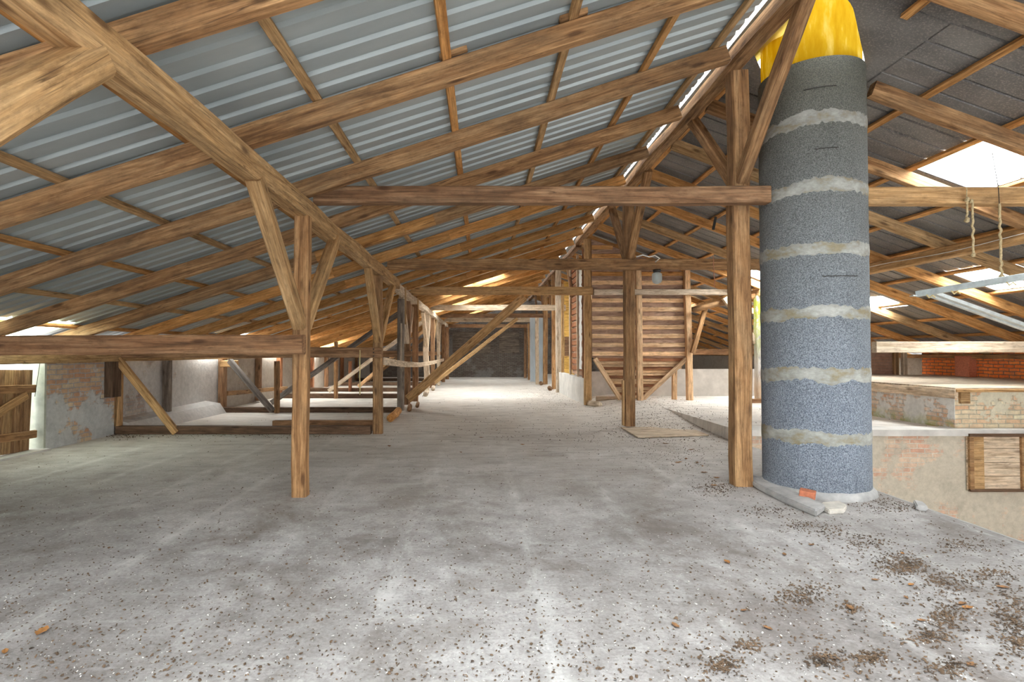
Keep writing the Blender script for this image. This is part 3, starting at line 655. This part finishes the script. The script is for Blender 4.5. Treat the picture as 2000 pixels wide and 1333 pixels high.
for (x, yb, D, w, m, t, z1) in ((1091, 740, 20.0, .2, 'pale', 'pale gnarled post at the far end of the low wall', 4.6), (1081.5, 761, 21.6, .15, 'hewn', 'brown post beside the pale gnarled post', 4.6), (1099, 730, 19.6, .10, 'tan', 'slim post beside the yellow panel', 4.0),
                            (1065, 752, 24.8, .2, 'hewn', 'brown post standing before the plastic sheet', 4.6), (1049, 751, 25.3, .16, 'pale', 'pale slim post in front of the plastic sheet', 3.2),
                            (1034, 742, 29.4, .17, 'hewn', 'brown post right of the dark end wall', 3.1), (1026, 738, 31.6, .16, 'brown', 'dark brown post touching the end wall', 3.0)):
    X = (x - XC) * D / F
    tag(timber('timber_post', (X, D, 0), (X, D, z1), w, w, M[m], up=(0, 1, 0), wob=.012 if w > .15 else .005), t, 'post', gr)
for (x, D, t) in ((1056, 24.6, 'small log end by the post before the plastic sheet'), (1073, 21.2, 'small dark log end by the brown far post')):
    X = (x - XC) * D / F
    tag(timber('floor_log', (X, D - .2, .085), (X + .05, D + .4, .085), .17, .17, M['brown'], rnd=True), t, 'log', 'log ends on the right')
for i, D in enumerate((17.5, 20.6, 22.6, 25.5, 28.5)):
    tag(timber('ridge_strut', (2.9, D, 3.35), (2.9, D + .8, 4.66), .11, .11, M['brown'], up=(0, 1, 0), wob=.02), 'crooked strut under the far ridge beam, %s from the slatted bin' % ORD[i], 'brace', 'far ridge struts')

# ------------------------------------------------------------------ the flue
CX, CY, R = 3.675, 5.97, .518
e = empty('concrete_flue', (CX, CY, 0), 'thick round blue-grey concrete flue with pale mortar bands', 'chimney')
joints = [.0, .62, 1.27, 1.91, 2.57, 3.22, 3.92, 4.56]
for a, b in zip(joints, joints[1:]):
    o = lathe('pipe_ring', [(R, a - .0 + .004), (R, b - .004)], M['chim'], (CX, CY, 0), e, 96, caps=False)
lathe('foot_collar', [(R + .05, 0), (R + .045, .03), (R + .01, .075), (R - .01, .08)], M['cement'], (CX, CY, 0), e, 64, .012, False)
random.seed(3)
for z in joints[1:-1]:
    k = 160; vs, fs = [], []
    for i in range(5):
        for j in range(k):
            t = 2 * math.pi * j / k; dx, dy = math.cos(t), math.sin(t)
            up_ = .066 + .045 * noise.noise((dx * 2.4, dy * 2.4, z * 9)) + .022 * noise.noise((dx * 11, dy * 11, z * 5)) + .02 * noise.noise((dx * 30, dy * 30, z))
            dn = .066 + .045 * noise.noise((dx * 2.4, dy * 2.4, z * 9 + 50)) + .022 * noise.noise((dx * 11, dy * 11, z * 5 + 50)) + .02 * noise.noise((dx * 30, dy * 30, z + 9))
            zz = (-dn, -dn * .7, 0, up_ * .7, up_)[i]; rr = R + (.0004, .003, .005, .003, .0004)[i]
            mid = .018 * noise.noise((dx * 1.5, dy * 1.5, z * 3))
            vs.append((rr * dx, rr * dy, z + zz + mid))
    for i in range(4):
        for j in range(k): fs.append((i * k + j, i * k + (j + 1) % k, (i + 1) * k + (j + 1) % k, (i + 1) * k + j))
    link('mortar_band', mesh('mortar_band', vs, fs), M['mortar'], e, Matrix.Translation((CX, CY, 0)), smooth=True)
# scratches: thin dark rebar lines on the rings
for (z, a0, a1) in ((4.24, -128, -92), (3.6, -118, -92), (2.28, -112, -72)):
    tube('score_line', [(CX + (R + .002) * math.cos(math.radians(a)), CY + (R + .002) * math.sin(math.radians(a)), z + .004 * math.sin(a)) for a in range(a0, a1, 3)], .005, M['iron'], e, 5)
# yellow fibreglass sleeve on top
o = lathe('yellow_sleeve', [(R - .035, 4.50), (R - .03, 4.8), (R - .03, 5.9), (R - .12, 6.25), (.05, 6.4)], M['yellow'], (CX, CY, 0), None, 64, caps=False)
tag(o, 'glowing yellow fibreglass sleeve on top of the concrete flue', 'chimney sleeve')
o.location = (CX, CY, 0)
# curb, brick and stones at the foot
def slabpoly(name, pts, z0, z1, mat, label=None, cat=None, jit=.01, group=None):
    bm = bmesh.new(); c = sum((Vector(p) for p in pts), Vector((0, 0))) / len(pts) if False else Vector((sum(p[0] for p in pts) / len(pts), sum(p[1] for p in pts) / len(pts)))
    vb = [bm.verts.new((p[0] - c.x, p[1] - c.y, 0)) for p in pts]; f = bm.faces.new(vb)
    r = bmesh.ops.extrude_face_region(bm, geom=[f]); bmesh.ops.translate(bm, vec=(0, 0, z1 - z0), verts=[v for v in r['geom'] if isinstance(v, bmesh.types.BMVert)])
    bmesh.ops.recalc_face_normals(bm, faces=bm.faces)
    bmesh.ops.bevel(bm, geom=bm.edges[:], offset=(z1 - z0) * .22, segments=2, affect='EDGES')
    for v in bm.verts: v.co += noise.noise_vector(v.co * 9) * jit
    me = bpy.data.meshes.new(name); bm.to_mesh(me); bm.free()
    o = link(name, me, mat, None, Matrix.Translation((c.x, c.y, z0)))
    return tag(o, label, cat, group)
g = [G(1452, 938), G(1470, 936), G(1545, 968), G(1612, 1000), G(1594, 1012), G(1530, 985), G(1478, 958)]
slabpoly('cement_curb', [(p.x, p.y) for p in g], 0, .07, M['cement'], 'broken grey cement strip at the foot of the flue', 'curb', .012)
o = box('brick', (-.07, -.05, -.04), (.07, .05, .04), M['redbrick'], None, .006, .004); o.location = G(1582, 985) + Vector((0, .04, .085)); o.rotation_euler = (.12, .1, math.radians(-35))
tag(o, 'red half brick resting on the cement strip', 'brick')
g = [G(1605, 990), G(1640, 987), G(1655, 995), G(1650, 1004), G(1618, 1006), G(1606, 999)]
slabpoly('stone', [(p.x, p.y) for p in g], 0, .045, M['stone'], 'flat white stone beside the flue', 'stone', .006)
g = [G(1785, 985), G(1806, 990), G(1812, 1000), G(1790, 998)]
slabpoly('stone', [(p.x, p.y) for p in g], 0, .05, M['cement'], 'grey stone on the edge of the pit', 'stone', .01)
# plywood sheet on the floor
g = [G(1213, 836, .02), G(1246, 855, .02), G(1385, 851, .02), G(1340, 834, .02)]
slabpoly('floor_board', [(p.x, p.y) for p in g], .012, .03, M['pale'], 'thin board lying on the floor beside the ochre post', 'board', 0)

# ------------------------------------------------------------------ slatted bin with hopper
BY = 14.75; bx0, bx1 = 3.02, 5.6
e = empty('slatted_bin', (4.3, BY, .15), 'tall wooden bin of horizontal slats with a V shaped hopper bottom', 'bin')
zt = zR(bx0) - .1
def hz(x): return 1.36 - abs(0)   # hopper starts here
vs = [(bx0, BY + .06, 1.36), (bx1, BY + .06, 1.36), (bx1, BY + .06, zR(bx1) - .05), (bx0, BY + .06, zR(bx0) - .1)]
vs += [(v[0], v[1] + .03, v[2]) for v in vs]
link('backing_board', mesh('backing_board', vs, [(0, 1, 2, 3), (4, 7, 6, 5), (0, 4, 5, 1), (1, 5, 6, 2), (2, 6, 7, 3), (3, 7, 4, 0)]), M['panelb'], e)
i = 0; z = 1.40
while z < zR(bx0) - .25:
    xr = bx1 + random.uniform(.0, .07)
    if z + .12 > zR(bx1) - .05: xr = (4.37 + 1.5 - z - .18) / .375
    timber('slat', (bx0 - .0, BY + .035, z + .065), (xr, BY + .035, z + .065), .035, .115, M['slat'] if z < 3.5 else M['orange'], e, wob=.004, ch=.004)
    z += .245; i += 1
# hopper: slats stepping inwards and back
n = 15
for i in range(n):
    t = (i + .5) / n; zz = 1.34 - 1.2 * t; xa = bx0 + .05 + (3.86 - bx0) * t; xb = bx1 - (bx1 - 4.45) * t
    yy = BY + .05 + .28 * t
    timber('hopper_slat', (xa, yy, zz), (xb, yy, zz), .03, .075, M['slat'] if i % 3 else M['red'], e, wob=.004, ch=.003, up=(0, .42, 1))
vs = [(bx0 + .05, BY + .08, 1.36), (bx1, BY + .08, 1.36), (4.45, BY + .38, .14), (3.88, BY + .38, .14)]
vs += [(v[0], v[1] + .04, v[2]) for v in vs]
link('hopper_board', mesh('hopper_board', vs, [(0, 1, 2, 3), (4, 7, 6, 5), (0, 4, 5, 1), (1, 5, 6, 2), (2, 6, 7, 3), (3, 7, 4, 0)]), M['panelb'], e)
for (xs_, xt) in ((bx0 + .06, 3.8), (bx1, 4.42)):
    timber('hopper_brace', (xs_, BY - .02, 1.34), (xt, BY + .1, .22), .07, .13, M['slat'], e, wob=.006)
timber('front_post', (4.29, BY - .10, fl(4.29, BY)), (4.26, BY - .10, 3.85), .15, .14, M['slat'], e, up=(0, 1, 0))
timber('corner_post', (5.66, BY - .06, fl(5.66, BY)), (5.6, BY - .06, zR(5.6) - .02), .15, .16, M['slat'], e, up=(0, 1, 0), wob=.012)
# left side of the bin
sl_ = []; z = .95
while z < 4.3:
    sl_.append((0, .1, z, .04, 3.4, z + .13)); z += .2
o = boxes('side_slats', [(2.98 + a[0], BY + a[1] + .25, a[2], 2.98 + a[3], BY + a[4], a[5]) for a in sl_], M['red'], e)
wbox('side_board', (3.03, BY + .35, .8), (3.06, BY + 3.4, 4.3), M['panelb'], e)
for D, m in ((15.55, 'red'), (16.5, 'pale'), (17.9, 'pale')):
    timber('side_post', (2.93, D, .7), (2.93, D, 4.5), .07, .1, M[m], e, up=(0, 1, 0))
# torn white lining along the side
vs, fs = [], []; random.seed(5)
for i in range(46):
    z = 1.0 + i * .07; vs += [(2.955, 15.95 + random.uniform(-.1, .1), z), (2.955, 16.38 + random.uniform(-.05, .05), z)]
for i in range(45): fs.append((2 * i, 2 * i + 1, 2 * i + 3, 2 * i + 2))
link('torn_lining', mesh('torn_lining', vs, fs), M['white'], e)
for (x, y0, y1, D) in ((1317, 725, 782, 14.9), (1289, 752, 777, 16.2)):
    a = P(x, y1, D); a.z = fl(a.x, D); b = P(x, y0, D)
    tag(timber('short_post', a, b, .12, .12, M['slat'], up=(0, 1, 0)), 'short light post under the bin, %s' % ('the taller' if x == 1317 else 'the shorter one behind'), 'post', 'short posts under the bin')
tag(timber('floor_log', (3.1, 14.35, .1), (2.98, 14.9, .1), .22, .19, M['pale'], rnd=True), 'broken log end at the foot of the bin corner post', 'log')
tag(timber('floor_log', (3.3, 15.6, .16), (4.3, 15.15, .2), .16, .16, M['pale'], rnd=True), 'dusty log lying beneath the hopper', 'log')
# low concrete walls
tag(wbox('wall_low', (2.84, 15.05, 0), (3.0, 20.4, .77), M['conc']), kind='structure')
tag(wbox('wall_low_right', (4.9, 16.1, .1), (XR, 16.25, 1.0), M['conc']), kind='structure')
tag(wbox('wall_low_behind', (3.0, 16.9, .1), (4.9, 17.0, .9), M['conc']), kind='structure')
# yellow plywood panel and plastic sheet
e = empty('plywood_panel', (3.2, 20.45, .7), 'tall yellow plywood panel between the far posts, brown patch in the middle', 'panel')
a = P(1101, 727, 20.5); b = P(1116, 580, 20.5)
box('sheet', (a.x, 20.43, .02), (b.x + .1, 20.46, 4.2), M['ply'], e, 0)
box('patch', (a.x + .02, 20.40, 1.36), (b.x + .1, 20.43, 2.1), M['brown'], e, 0)
vs, fs = [], []
for i in range(9):
    for j in range(14):
        x = 2.32 + i * .08; z = .08 + j * .24; vs.append((x, 26.2 + .05 * noise.noise((x * 4, z * 2, 0)), z))
for i in range(8):
    for j in range(13): fs.append((i * 14 + j, (i + 1) * 14 + j, (i + 1) * 14 + j + 1, i * 14 + j + 1))
tag(link('plastic_sheet', mesh('plastic_sheet', vs, fs), M['film'], smooth=True), 'bluish plastic sheet hung between the far right posts', 'sheet')

# ------------------------------------------------------------------ right side
e = post('timber_post', 7.3, 14.15, .2, 3.0, .22, .2, M['moss'], 'green mossy peeling post under the right purlin', None, wob=.015)
timber('brace', (7.25, 14.2, 1.75), (6.4, 14.2, 2.95), .1, .13, M['pale'], e)
tag(timber('sill_beam', (6.9, 13.9, .25), (9.6, 13.9, .24), .16, .12, M['brown']), 'brown sill beam under the mossy post', 'beam')
tag(timber('log_strut', P(1352, 606, 14.4), P(1492, 575, 14.2), .15, .15, M['hewn'], rnd=True, wob=.02), 'slanting round log between the bin and the mossy post', 'beam')
tag(timber('strut', P(1352, 690, 14.5), P(1377, 604, 14.5), .1, .12, M['hewn']), 'short strut rising beside the bin to the round log', 'brace')
tag(timber('tie_beam', (5.8, 19.5, 1.5), (11.6, 19.5, 1.55), .15, .2, M['brown']), 'dark tie in the shaded part behind the bin', 'beam')
tag(timber('tie_beam', (7.25, 9.95, 1.60), (XR, 9.95, 1.60), .13, .205, M['pale'], wob=.004), 'pale tie beam right of the flue above the brick platform', 'beam')
tag(timber('timber_post', (7.3, 20.0, .2), (7.3, 20.0, 2.98), .18, .16, M['brown'], up=(0, 1, 0)), 'dark post under the right purlin deep behind the bin', 'post')
# platform
e = empty('brick_platform', (9.5, 10.5, .2), 'pale brick platform with a plank top and wooden edge', 'platform')
pz = .86
wbox('front_wall', (8.0, 9.12, .2), (XR, 9.35, pz), M['bpy'], e)
wbox('side_wall', (7.99, 9.121, .2), (8.2, 14.4, pz), M['bpx'], e)
boxes('plank_top', [(7.95 , 9.05 + i * .2, pz, XR, 9.05 + i * .2 + .192, pz + .045) for i in range(27)], M['pale'], e)
timber('edge_board', (7.94, 9.03, pz - .06), (7.94, 14.4, pz - .06), .05, .16, M['pale'], e, ch=.004)
timber('edge_board', (7.94, 9.03, pz + .0), (XR, 9.03, pz + .0), .05, .05, M['tan'], e, ch=.004)
box('beam_end', (8.06, 9.07, pz - .22), (8.22, 9.14, pz - .02), M['tan'], e, .004)
box('beam_end', (9.72, 9.07, pz - .14), (9.9, 9.14, pz - .0), M['tan'], e, .004)
timber('round_beam_end', (9.83, 9.05, pz - .22), (9.83, 9.3, pz - .22), .13, .13, M['tan'], e, rnd=True)
# right wall, brown panel
tag(wbox('wall_right', (XR, 9.3, -.1), (XR + .25, 14.5, 1.5), M['bor']), kind='structure')
tag(wbox('wall_right_far', (XR, 14.5, -.1), (XR + .25, YE, 1.4), M['bld']), kind='structure')
tag(wbox('wall_right_near', (XR, Y0, -2.8), (XR + .25, 9.3, 1.5), M['pit']), kind='structure')
tag(wbox('wall_right_panel', (8.2, 14.5, .2), (XR - .62, 14.6, 1.665), M['brpanel']), kind='structure')
for i, X in enumerate((10.98, 11.2)):
    tag(timber('wall_post', (X + .1, 14.42, pz + .04), (X + .1, 14.42, 1.5), .12, .1, M['pale'] if i else M['hewn'], up=(0, 1, 0)), ('pale' if i else 'brown') + ' upright beside the orange brick wall on the platform', 'post', 'uprights on the platform')
tag(box('brick_pier', (XR - .18, 12.9, pz + .05), (XR + .01, 13.3, 1.42), M['redbrick']), 'orange brick pier projecting from the right wall', 'pier')
tag(timber('wall_plate', (XR - .05, Y0, 1.40), (XR - .05, YE, 1.40), .14, .1, M['hewn']), 'brown plate along the top of the right wall', 'beam')
# shutter in the pit wall
a = P(1886, 849, 8.95); b = P(2040, 957, 8.95)
e = empty('door_2', (a.x, 8.92, b.z), None, None); e['kind'] = 'structure'
W_ = 1.1; H_ = a.z - b.z
bx = [(0, -.0, H_ - (i + 1) * H_ / 4 + .004, W_, .03, H_ - i * H_ / 4 - .004) for i in range(4)]
o = boxes('leaf', bx, M['ply'], None); o.data.materials.clear(); o.data.materials.append(M['pale']); o.parent = e
for (x0, x1, z0, z1, m, q) in ((0, .07, 0, H_, 'hewn', -.04), (.86, .94, 0, H_, 'hewn', -.04), (0, W_, H_ - .03, H_ + .02, 'dark', -.05), (0, W_, -.02, .02, 'dark', -.05), (.07, .26, .02, H_ - .03, 'tan', -.012)):
    o = boxes('board' if m != 'dark' else 'frame', [(x0, q, z0, x1, 0, z1)], M[m]); o.parent = e

# ------------------------------------------------------------------ end wall and outside walls
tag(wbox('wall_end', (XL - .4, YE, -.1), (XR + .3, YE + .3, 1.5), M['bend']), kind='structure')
tag(link('wall_gable_light_block', mesh('wall_gable_light_block', [(XL - .4, Y0 + .02, 2.0), (XR + .3, Y0 + .02, 2.0), (2.9, Y0 + .02, 5.05), (XL - .4, Y0 - .2, 2.0), (XR + .3, Y0 - .2, 2.0), (2.9, Y0 - .2, 5.05)],  # unseen upper gable behind the camera, added to hold back sky light
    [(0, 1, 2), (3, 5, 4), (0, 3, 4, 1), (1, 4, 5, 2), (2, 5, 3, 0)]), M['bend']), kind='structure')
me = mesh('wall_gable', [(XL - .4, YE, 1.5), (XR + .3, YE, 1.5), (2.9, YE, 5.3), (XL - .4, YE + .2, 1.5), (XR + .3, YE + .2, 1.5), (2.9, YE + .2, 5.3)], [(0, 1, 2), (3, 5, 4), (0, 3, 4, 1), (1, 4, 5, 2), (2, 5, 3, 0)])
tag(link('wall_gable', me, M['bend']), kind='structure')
for i, (x0, x1) in enumerate(((884, 958), (975, 1014))):
    a = P(x0, 648, YE - .02); b = P(x1, 690, YE - .02)
    tag(boxes('wall_board', [(a.x, YE - .035, b.z, b.x, YE - .005, a.z)], M['grey']), 'grey square board on the end wall, %s the leaning plank' % ('behind' if i == 0 else 'right of'), 'board', 'boards on the end wall')

# ------------------------------------------------------------------ lamp, ropes, odds and ends
p = P(1283, 527, 10.5)
e = empty('bulkhead_lamp', (p.x, 10.5, p.z), 'glass jar lamp hanging under the second tie beam', 'lamp')
lathe('socket', [(.0, 0), (.075, 0), (.075, -.04), (.062, -.06), (.062, -.075), (0, -.075)], M['iron'], (p.x, 10.5, p.z), e, 18)
lathe('glass_jar', [(.06, -.06), (.09, -.08), (.095, -.12), (.095, -.21), (.075, -.255), (.03, -.28), (0, -.282)], M['glass'], (p.x, 10.5, p.z), e, 20, caps=False)
lathe('bulb', [(.0, -.07), (.016, -.075), (.018, -.10), (.032, -.14), (.034, -.17), (.02, -.2), (0, -.205)], M['white'], (p.x, 10.5, p.z), e, 14)
p = P(1268, 500, 10.3)
tag(tube('cable', [p + Vector((-.25, 0, -.02)), p + Vector((-.12, .02, .02)), p + Vector((0, 0, -.02)), p + Vector((.12, .02, .01)), p + Vector((.2, 0, -.05)), p + Vector((.15, .1, -.1))], .013, M['white']), 'white tangled cable above the glass lamp', 'cable')
def ropepts(x0, y0, x1, y1, D, n=40, w=.004):
    a = P(x0, y0, D); b = P(x1, y1, D); return [a + (b - a) * (i / n) + Vector((w * math.sin(i * .9), w * math.cos(i * .7), 0)) for i in range(n + 1)]
e = empty('rope', P(1888, 365, 5.78), 'knotted hemp rope looped over the tie beam right of the flue', 'rope')
tube('loop', ropepts(1888, 365, 1888, 392, 5.78, 8, .001), .006, M['rope'], e, 6)
tube('strand', ropepts(1899, 392, 1901, 496, 5.77), .011, M['rope'], e, 8, True)
tube('strand', ropepts(1889, 388, 1889, 425, 5.77, 20), .010, M['rope'], e, 8, True)
for (x, y, r) in ((1889, 390, .026), (1897, 393, .022), (1889, 430, .028), (1901, 498, .024)):
    q = P(x, y, 5.76); tube('knot', [q + Vector((0, 0, r)), q + Vector((.004, 0, r * .4)), q, q - Vector((0, 0, r * .5)), q - Vector((0, 0, r))], [r * .35, r * .8, r * .8, r * .9, r * .35], M['rope'], e, 8, True)
e = empty('rope', P(1938, 300, 5.9), 'longer hemp rope with a metal bar hung at its end', 'rope')
tube('wire', ropepts(1938, 298, 1950, 368, 5.9, 8, .0), .004, M['iron'], e, 5)
tube('strand', ropepts(1952, 398, 1956, 538, 5.78, 60), .012, M['rope'], e, 8, True)
tube('wire', ropepts(1950, 366, 1952, 400, 5.78, 6, .0), .004, M['iron'], e, 5)
q = P(1956, 541, 5.78); tube('knot', [q + Vector((0, 0, .03)), q + Vector((0, 0, .01)), q - Vector((0, 0, .01)), q - Vector((0, 0, .03))], [.012, .026, .026, .012], M['rope'], e)
q0 = P(1790, 575, 6.4); q1 = P(2060, 531, 5.4)
e = empty('lamp_batten', q0, 'grey metal light fitting hung level from the rope', 'lamp')
timber('housing', q0, q1, .05, .07, M['steel'], e, wob=.001, ch=.004)
timber('end_plate', q0 + Vector((-.06, 0, -.02)), q0 + Vector((.05, 0, -.02)), .06, .012, M['steel'], e, wob=0)
for t in (.12, .32, .72):
    q = q0 + (q1 - q0) * t + Vector((0, 0, -.055)); tube('clip', [q + Vector((-.05, 0, .02)), q + Vector((-.02, 0, -.015)), q + Vector((.02, 0, .015)), q + Vector((.05, 0, -.01))], .008, M['twine'], e, 6)
# galvanised gutter length lying on the rafters
q0 = P(1818, 577, 8.05); q1 = P(2010, 646, 8.05)
pr = [(-.11, .05), (-.10, 0), (-.04, 0), (-.03, .025), (.03, .025), (.04, 0), (.10, 0), (.11, .05)]
d = (q1 - q0); vs, fs = [], []
for s in (0, 1, 2):
    for (y, z) in pr: vs.append(d * (s * .65) + Vector((0, y, z)))
for s in (0, 1):
    for j in range(7): fs.append((s * 8 + j, s * 8 + j + 1, s * 8 + j + 9, s * 8 + j + 8))
o = link('metal_strip', mesh('metal_strip', vs, fs), M['steel'], None, Matrix.Translation(q0)); sm_ = o.modifiers.new('thick', 'SOLIDIFY'); sm_.thickness = .003
tag(o, 'bright ridged galvanised strip under the right roof slope', 'metal strip')
tag(tube('twine', ropepts(703, 684, 703, 772, 9.79, 20, .002), .010, M['twine'], k=6), 'yellow twine hanging from the tie by the second left post', 'rope')
tag(tube('twine', ropepts(1393, 500, 1396, 562, 10.3, 20, .006), .007, M['redtwine'], k=6), 'reddish twine hanging from the second tie left of the big post', 'rope')
q = P(1398, 424, 6.9)
tag(timber('iron_hook', q, P(1393, 449, 6.9), .02, .03, M['iron'], wob=0), 'small dark iron strap hanging from a batten near the big post', 'hook')

# ------------------------------------------------------------------ litter
random.seed(11)
def flakes(name, pts, mat, smin, smax, label, cat):
    vs, fs = [], []
    for (x, y) in pts:
        if x > 4.2 and y < 9: continue
        s = random.uniform(smin, smax) * (1.5 if y > 9 else 1); a = random.uniform(0, 6.28); z = fl(x, y); el = random.uniform(.35, .9); n = random.choice((4, 5, 6)); k = len(vs)
        tx, ty = random.uniform(-.5, .5), random.uniform(-.5, .5)
        ring = []
        for j in range(n):
            t = 6.283 * j / n; r = s * random.uniform(.6, 1.1); dx, dy = r * math.cos(t), r * el * math.sin(t)
            ring.append((dx * math.cos(a) - dy * math.sin(a), dx * math.sin(a) + dy * math.cos(a)))
        mz = min(p[0] * tx + p[1] * ty for p in ring)
        for p in ring: vs.append((x + p[0], y + p[1], z + .002 + p[0] * tx + p[1] * ty - mz))
        vs.append((x, y, z + .002 - mz + s * .45)); c = len(vs) - 1
        for j in range(n): fs.append((k + j, k + (j + 1) % n, c))
    me = bpy.data.meshes.new(name); me.from_pydata(vs, [], fs); me.update()
    return tag(link(name, me, mat), label, cat, kind='stuff')
pts = []
def clump(px, py, n, sx, sy):
    for _ in range(int(n * 3.2)):
        g = G(px + random.gauss(0, sx), py + random.gauss(0, sy))
        if g.y < 30 and g.x < 11.5: pts.append((g.x, g.y))
for (px, py, n, sx, sy) in ((1400, 955, 160, 28, 7), (1620, 1035, 60, 25, 10), (1690, 1060, 80, 30, 10), (1750, 1100, 130, 30, 12), (1770, 1108, 120, 22, 10), (1850, 1140, 120, 35, 14), (1880, 1065, 70, 30, 10), (1570, 1165, 130, 32, 12),
                       (1560, 1030, 50, 20, 7), (1660, 1190, 30, 12, 6), (1850, 1205, 120, 22, 14), (1980, 1200, 200, 26, 28), (1990, 1260, 60, 18, 12), (1820, 1245, 60, 24, 8), (1700, 1285, 60, 18, 8), (1610, 1290, 70, 20, 10), (1850, 1305, 70, 26, 10),
                       (1410, 1300, 60, 22, 10), (1460, 1262, 40, 14, 8), (1500, 1000, 60, 30, 6), (1940, 1125, 60, 24, 10), (1700, 965, 160, 50, 14), (1760, 990, 120, 50, 8), (350, 850, 80, 90, 3), (560, 852, 60, 80, 3), (1130, 780, 120, 40, 12),
                       (1290, 830, 220, 60, 14), (1330, 880, 240, 60, 24), (1180, 850, 120, 70, 20), (1060, 780, 160, 50, 14), (1090, 760, 120, 30, 8), (950, 830, 60, 90, 20), (1240, 800, 120, 50, 8), (240, 852, 60, 25, 4)):
    clump(px, py, n, sx, sy)
for _ in range(6800):
    g = G(random.uniform(0, 2000), 700 + 633 * random.random() ** .62)
    if -6.5 < g.x < 11.5 and g.y < 31: pts.append((g.x, g.y))
flakes('litter', pts, M['crumb'], .003, .0125, 'dark crumbs of leaf and bark strewn over the concrete floor', 'litter')
pw = []
for _ in range(1700):
    g = G(random.uniform(0, 2000), 800 + 533 * random.random() ** .7)
    if -6.6 < g.x: pw.append((g.x, g.y))
flakes('crumbs', pw, M['chip'], .003, .009, 'tiny white plaster crumbs scattered over the concrete floor', 'crumbs')
def leaf(px, py, s, mat, lab, grp='fallen leaves on the floor'):
    p = G(px, py); p.z = fl(p.x, p.y) + .004; a = random.uniform(0, 6.28); vs, fs = [], []
    prof = [0, .35, .8, 1, .75, .9, .5, .15]; n = len(prof); cu = random.uniform(.2, .5)
    for i, w in enumerate(prof):
        t = i / (n - 1) * 2 - 1
        for k_, yy in enumerate((-w * .5, 0, w * .5)):
            vs.append((t * s, yy * s * random.uniform(.85, 1.15), s * (cu * abs(yy) + .18 * t * t + random.uniform(0, .06))))
    for i in range(n - 1):
        for k_ in range(2): fs.append((i * 3 + k_, i * 3 + k_ + 1, i * 3 + k_ + 4, i * 3 + k_ + 3))
    o = link('fallen_leaf', mesh('fallen_leaf', vs, fs), mat, None, Matrix.Translation(p) @ Matrix.Rotation(a, 4, 'Z'))
    tag(o, lab, 'leaf', grp)
leaf(82, 1237, .05, M['leafy'], 'orange-brown leaf lying alone near the lower left corner'); leaf(10, 1276, .03, M['leafy'], 'small brown leaf at the left edge of the floor')
leaf(940, 856, .05, M['leaf'], 'curled brown leaf in the middle of the floor'); leaf(760, 873, .06, M['leaf'], 'brown leaf right of the second left post')
leaf(1763, 1083, .025, M['leafy'], 'bright yellow-orange leaf among the litter at right')
for (x, y) in ((1362, 905), (1375, 925), (1400, 935), (1372, 912), (1340, 898), (1395, 950), (1300, 868), (1280, 850), (1350, 880), (1325, 905), (1440, 900), (1100, 812), (900, 885), (970, 842), (1020, 870), (690, 850), (1452, 905)):
    leaf(x, y, random.uniform(.03, .055), M['leaf'] if random.random() < .6 else M['leafy'], 'dry curled brown leaf in the scatter between the two ridge posts', 'leaves between the ridge posts')
for (x, y) in ((1660, 1190), (1452, 1195), (1500, 1230), (1532, 1085), (1780, 1145), (1890, 1190), (1710, 1135), (1420, 1100), (1880, 1182), (1960, 1150), (1585, 1066), (1895, 1300), (1320, 1225), (1800, 1215), (1770, 1170)):
    leaf(x, y, random.uniform(.022, .042), M['leaf'] if random.random() < .7 else M['leafy'], 'dry brown leaf in the litter on the floor below the flue', 'leaves in the litter below the flue')
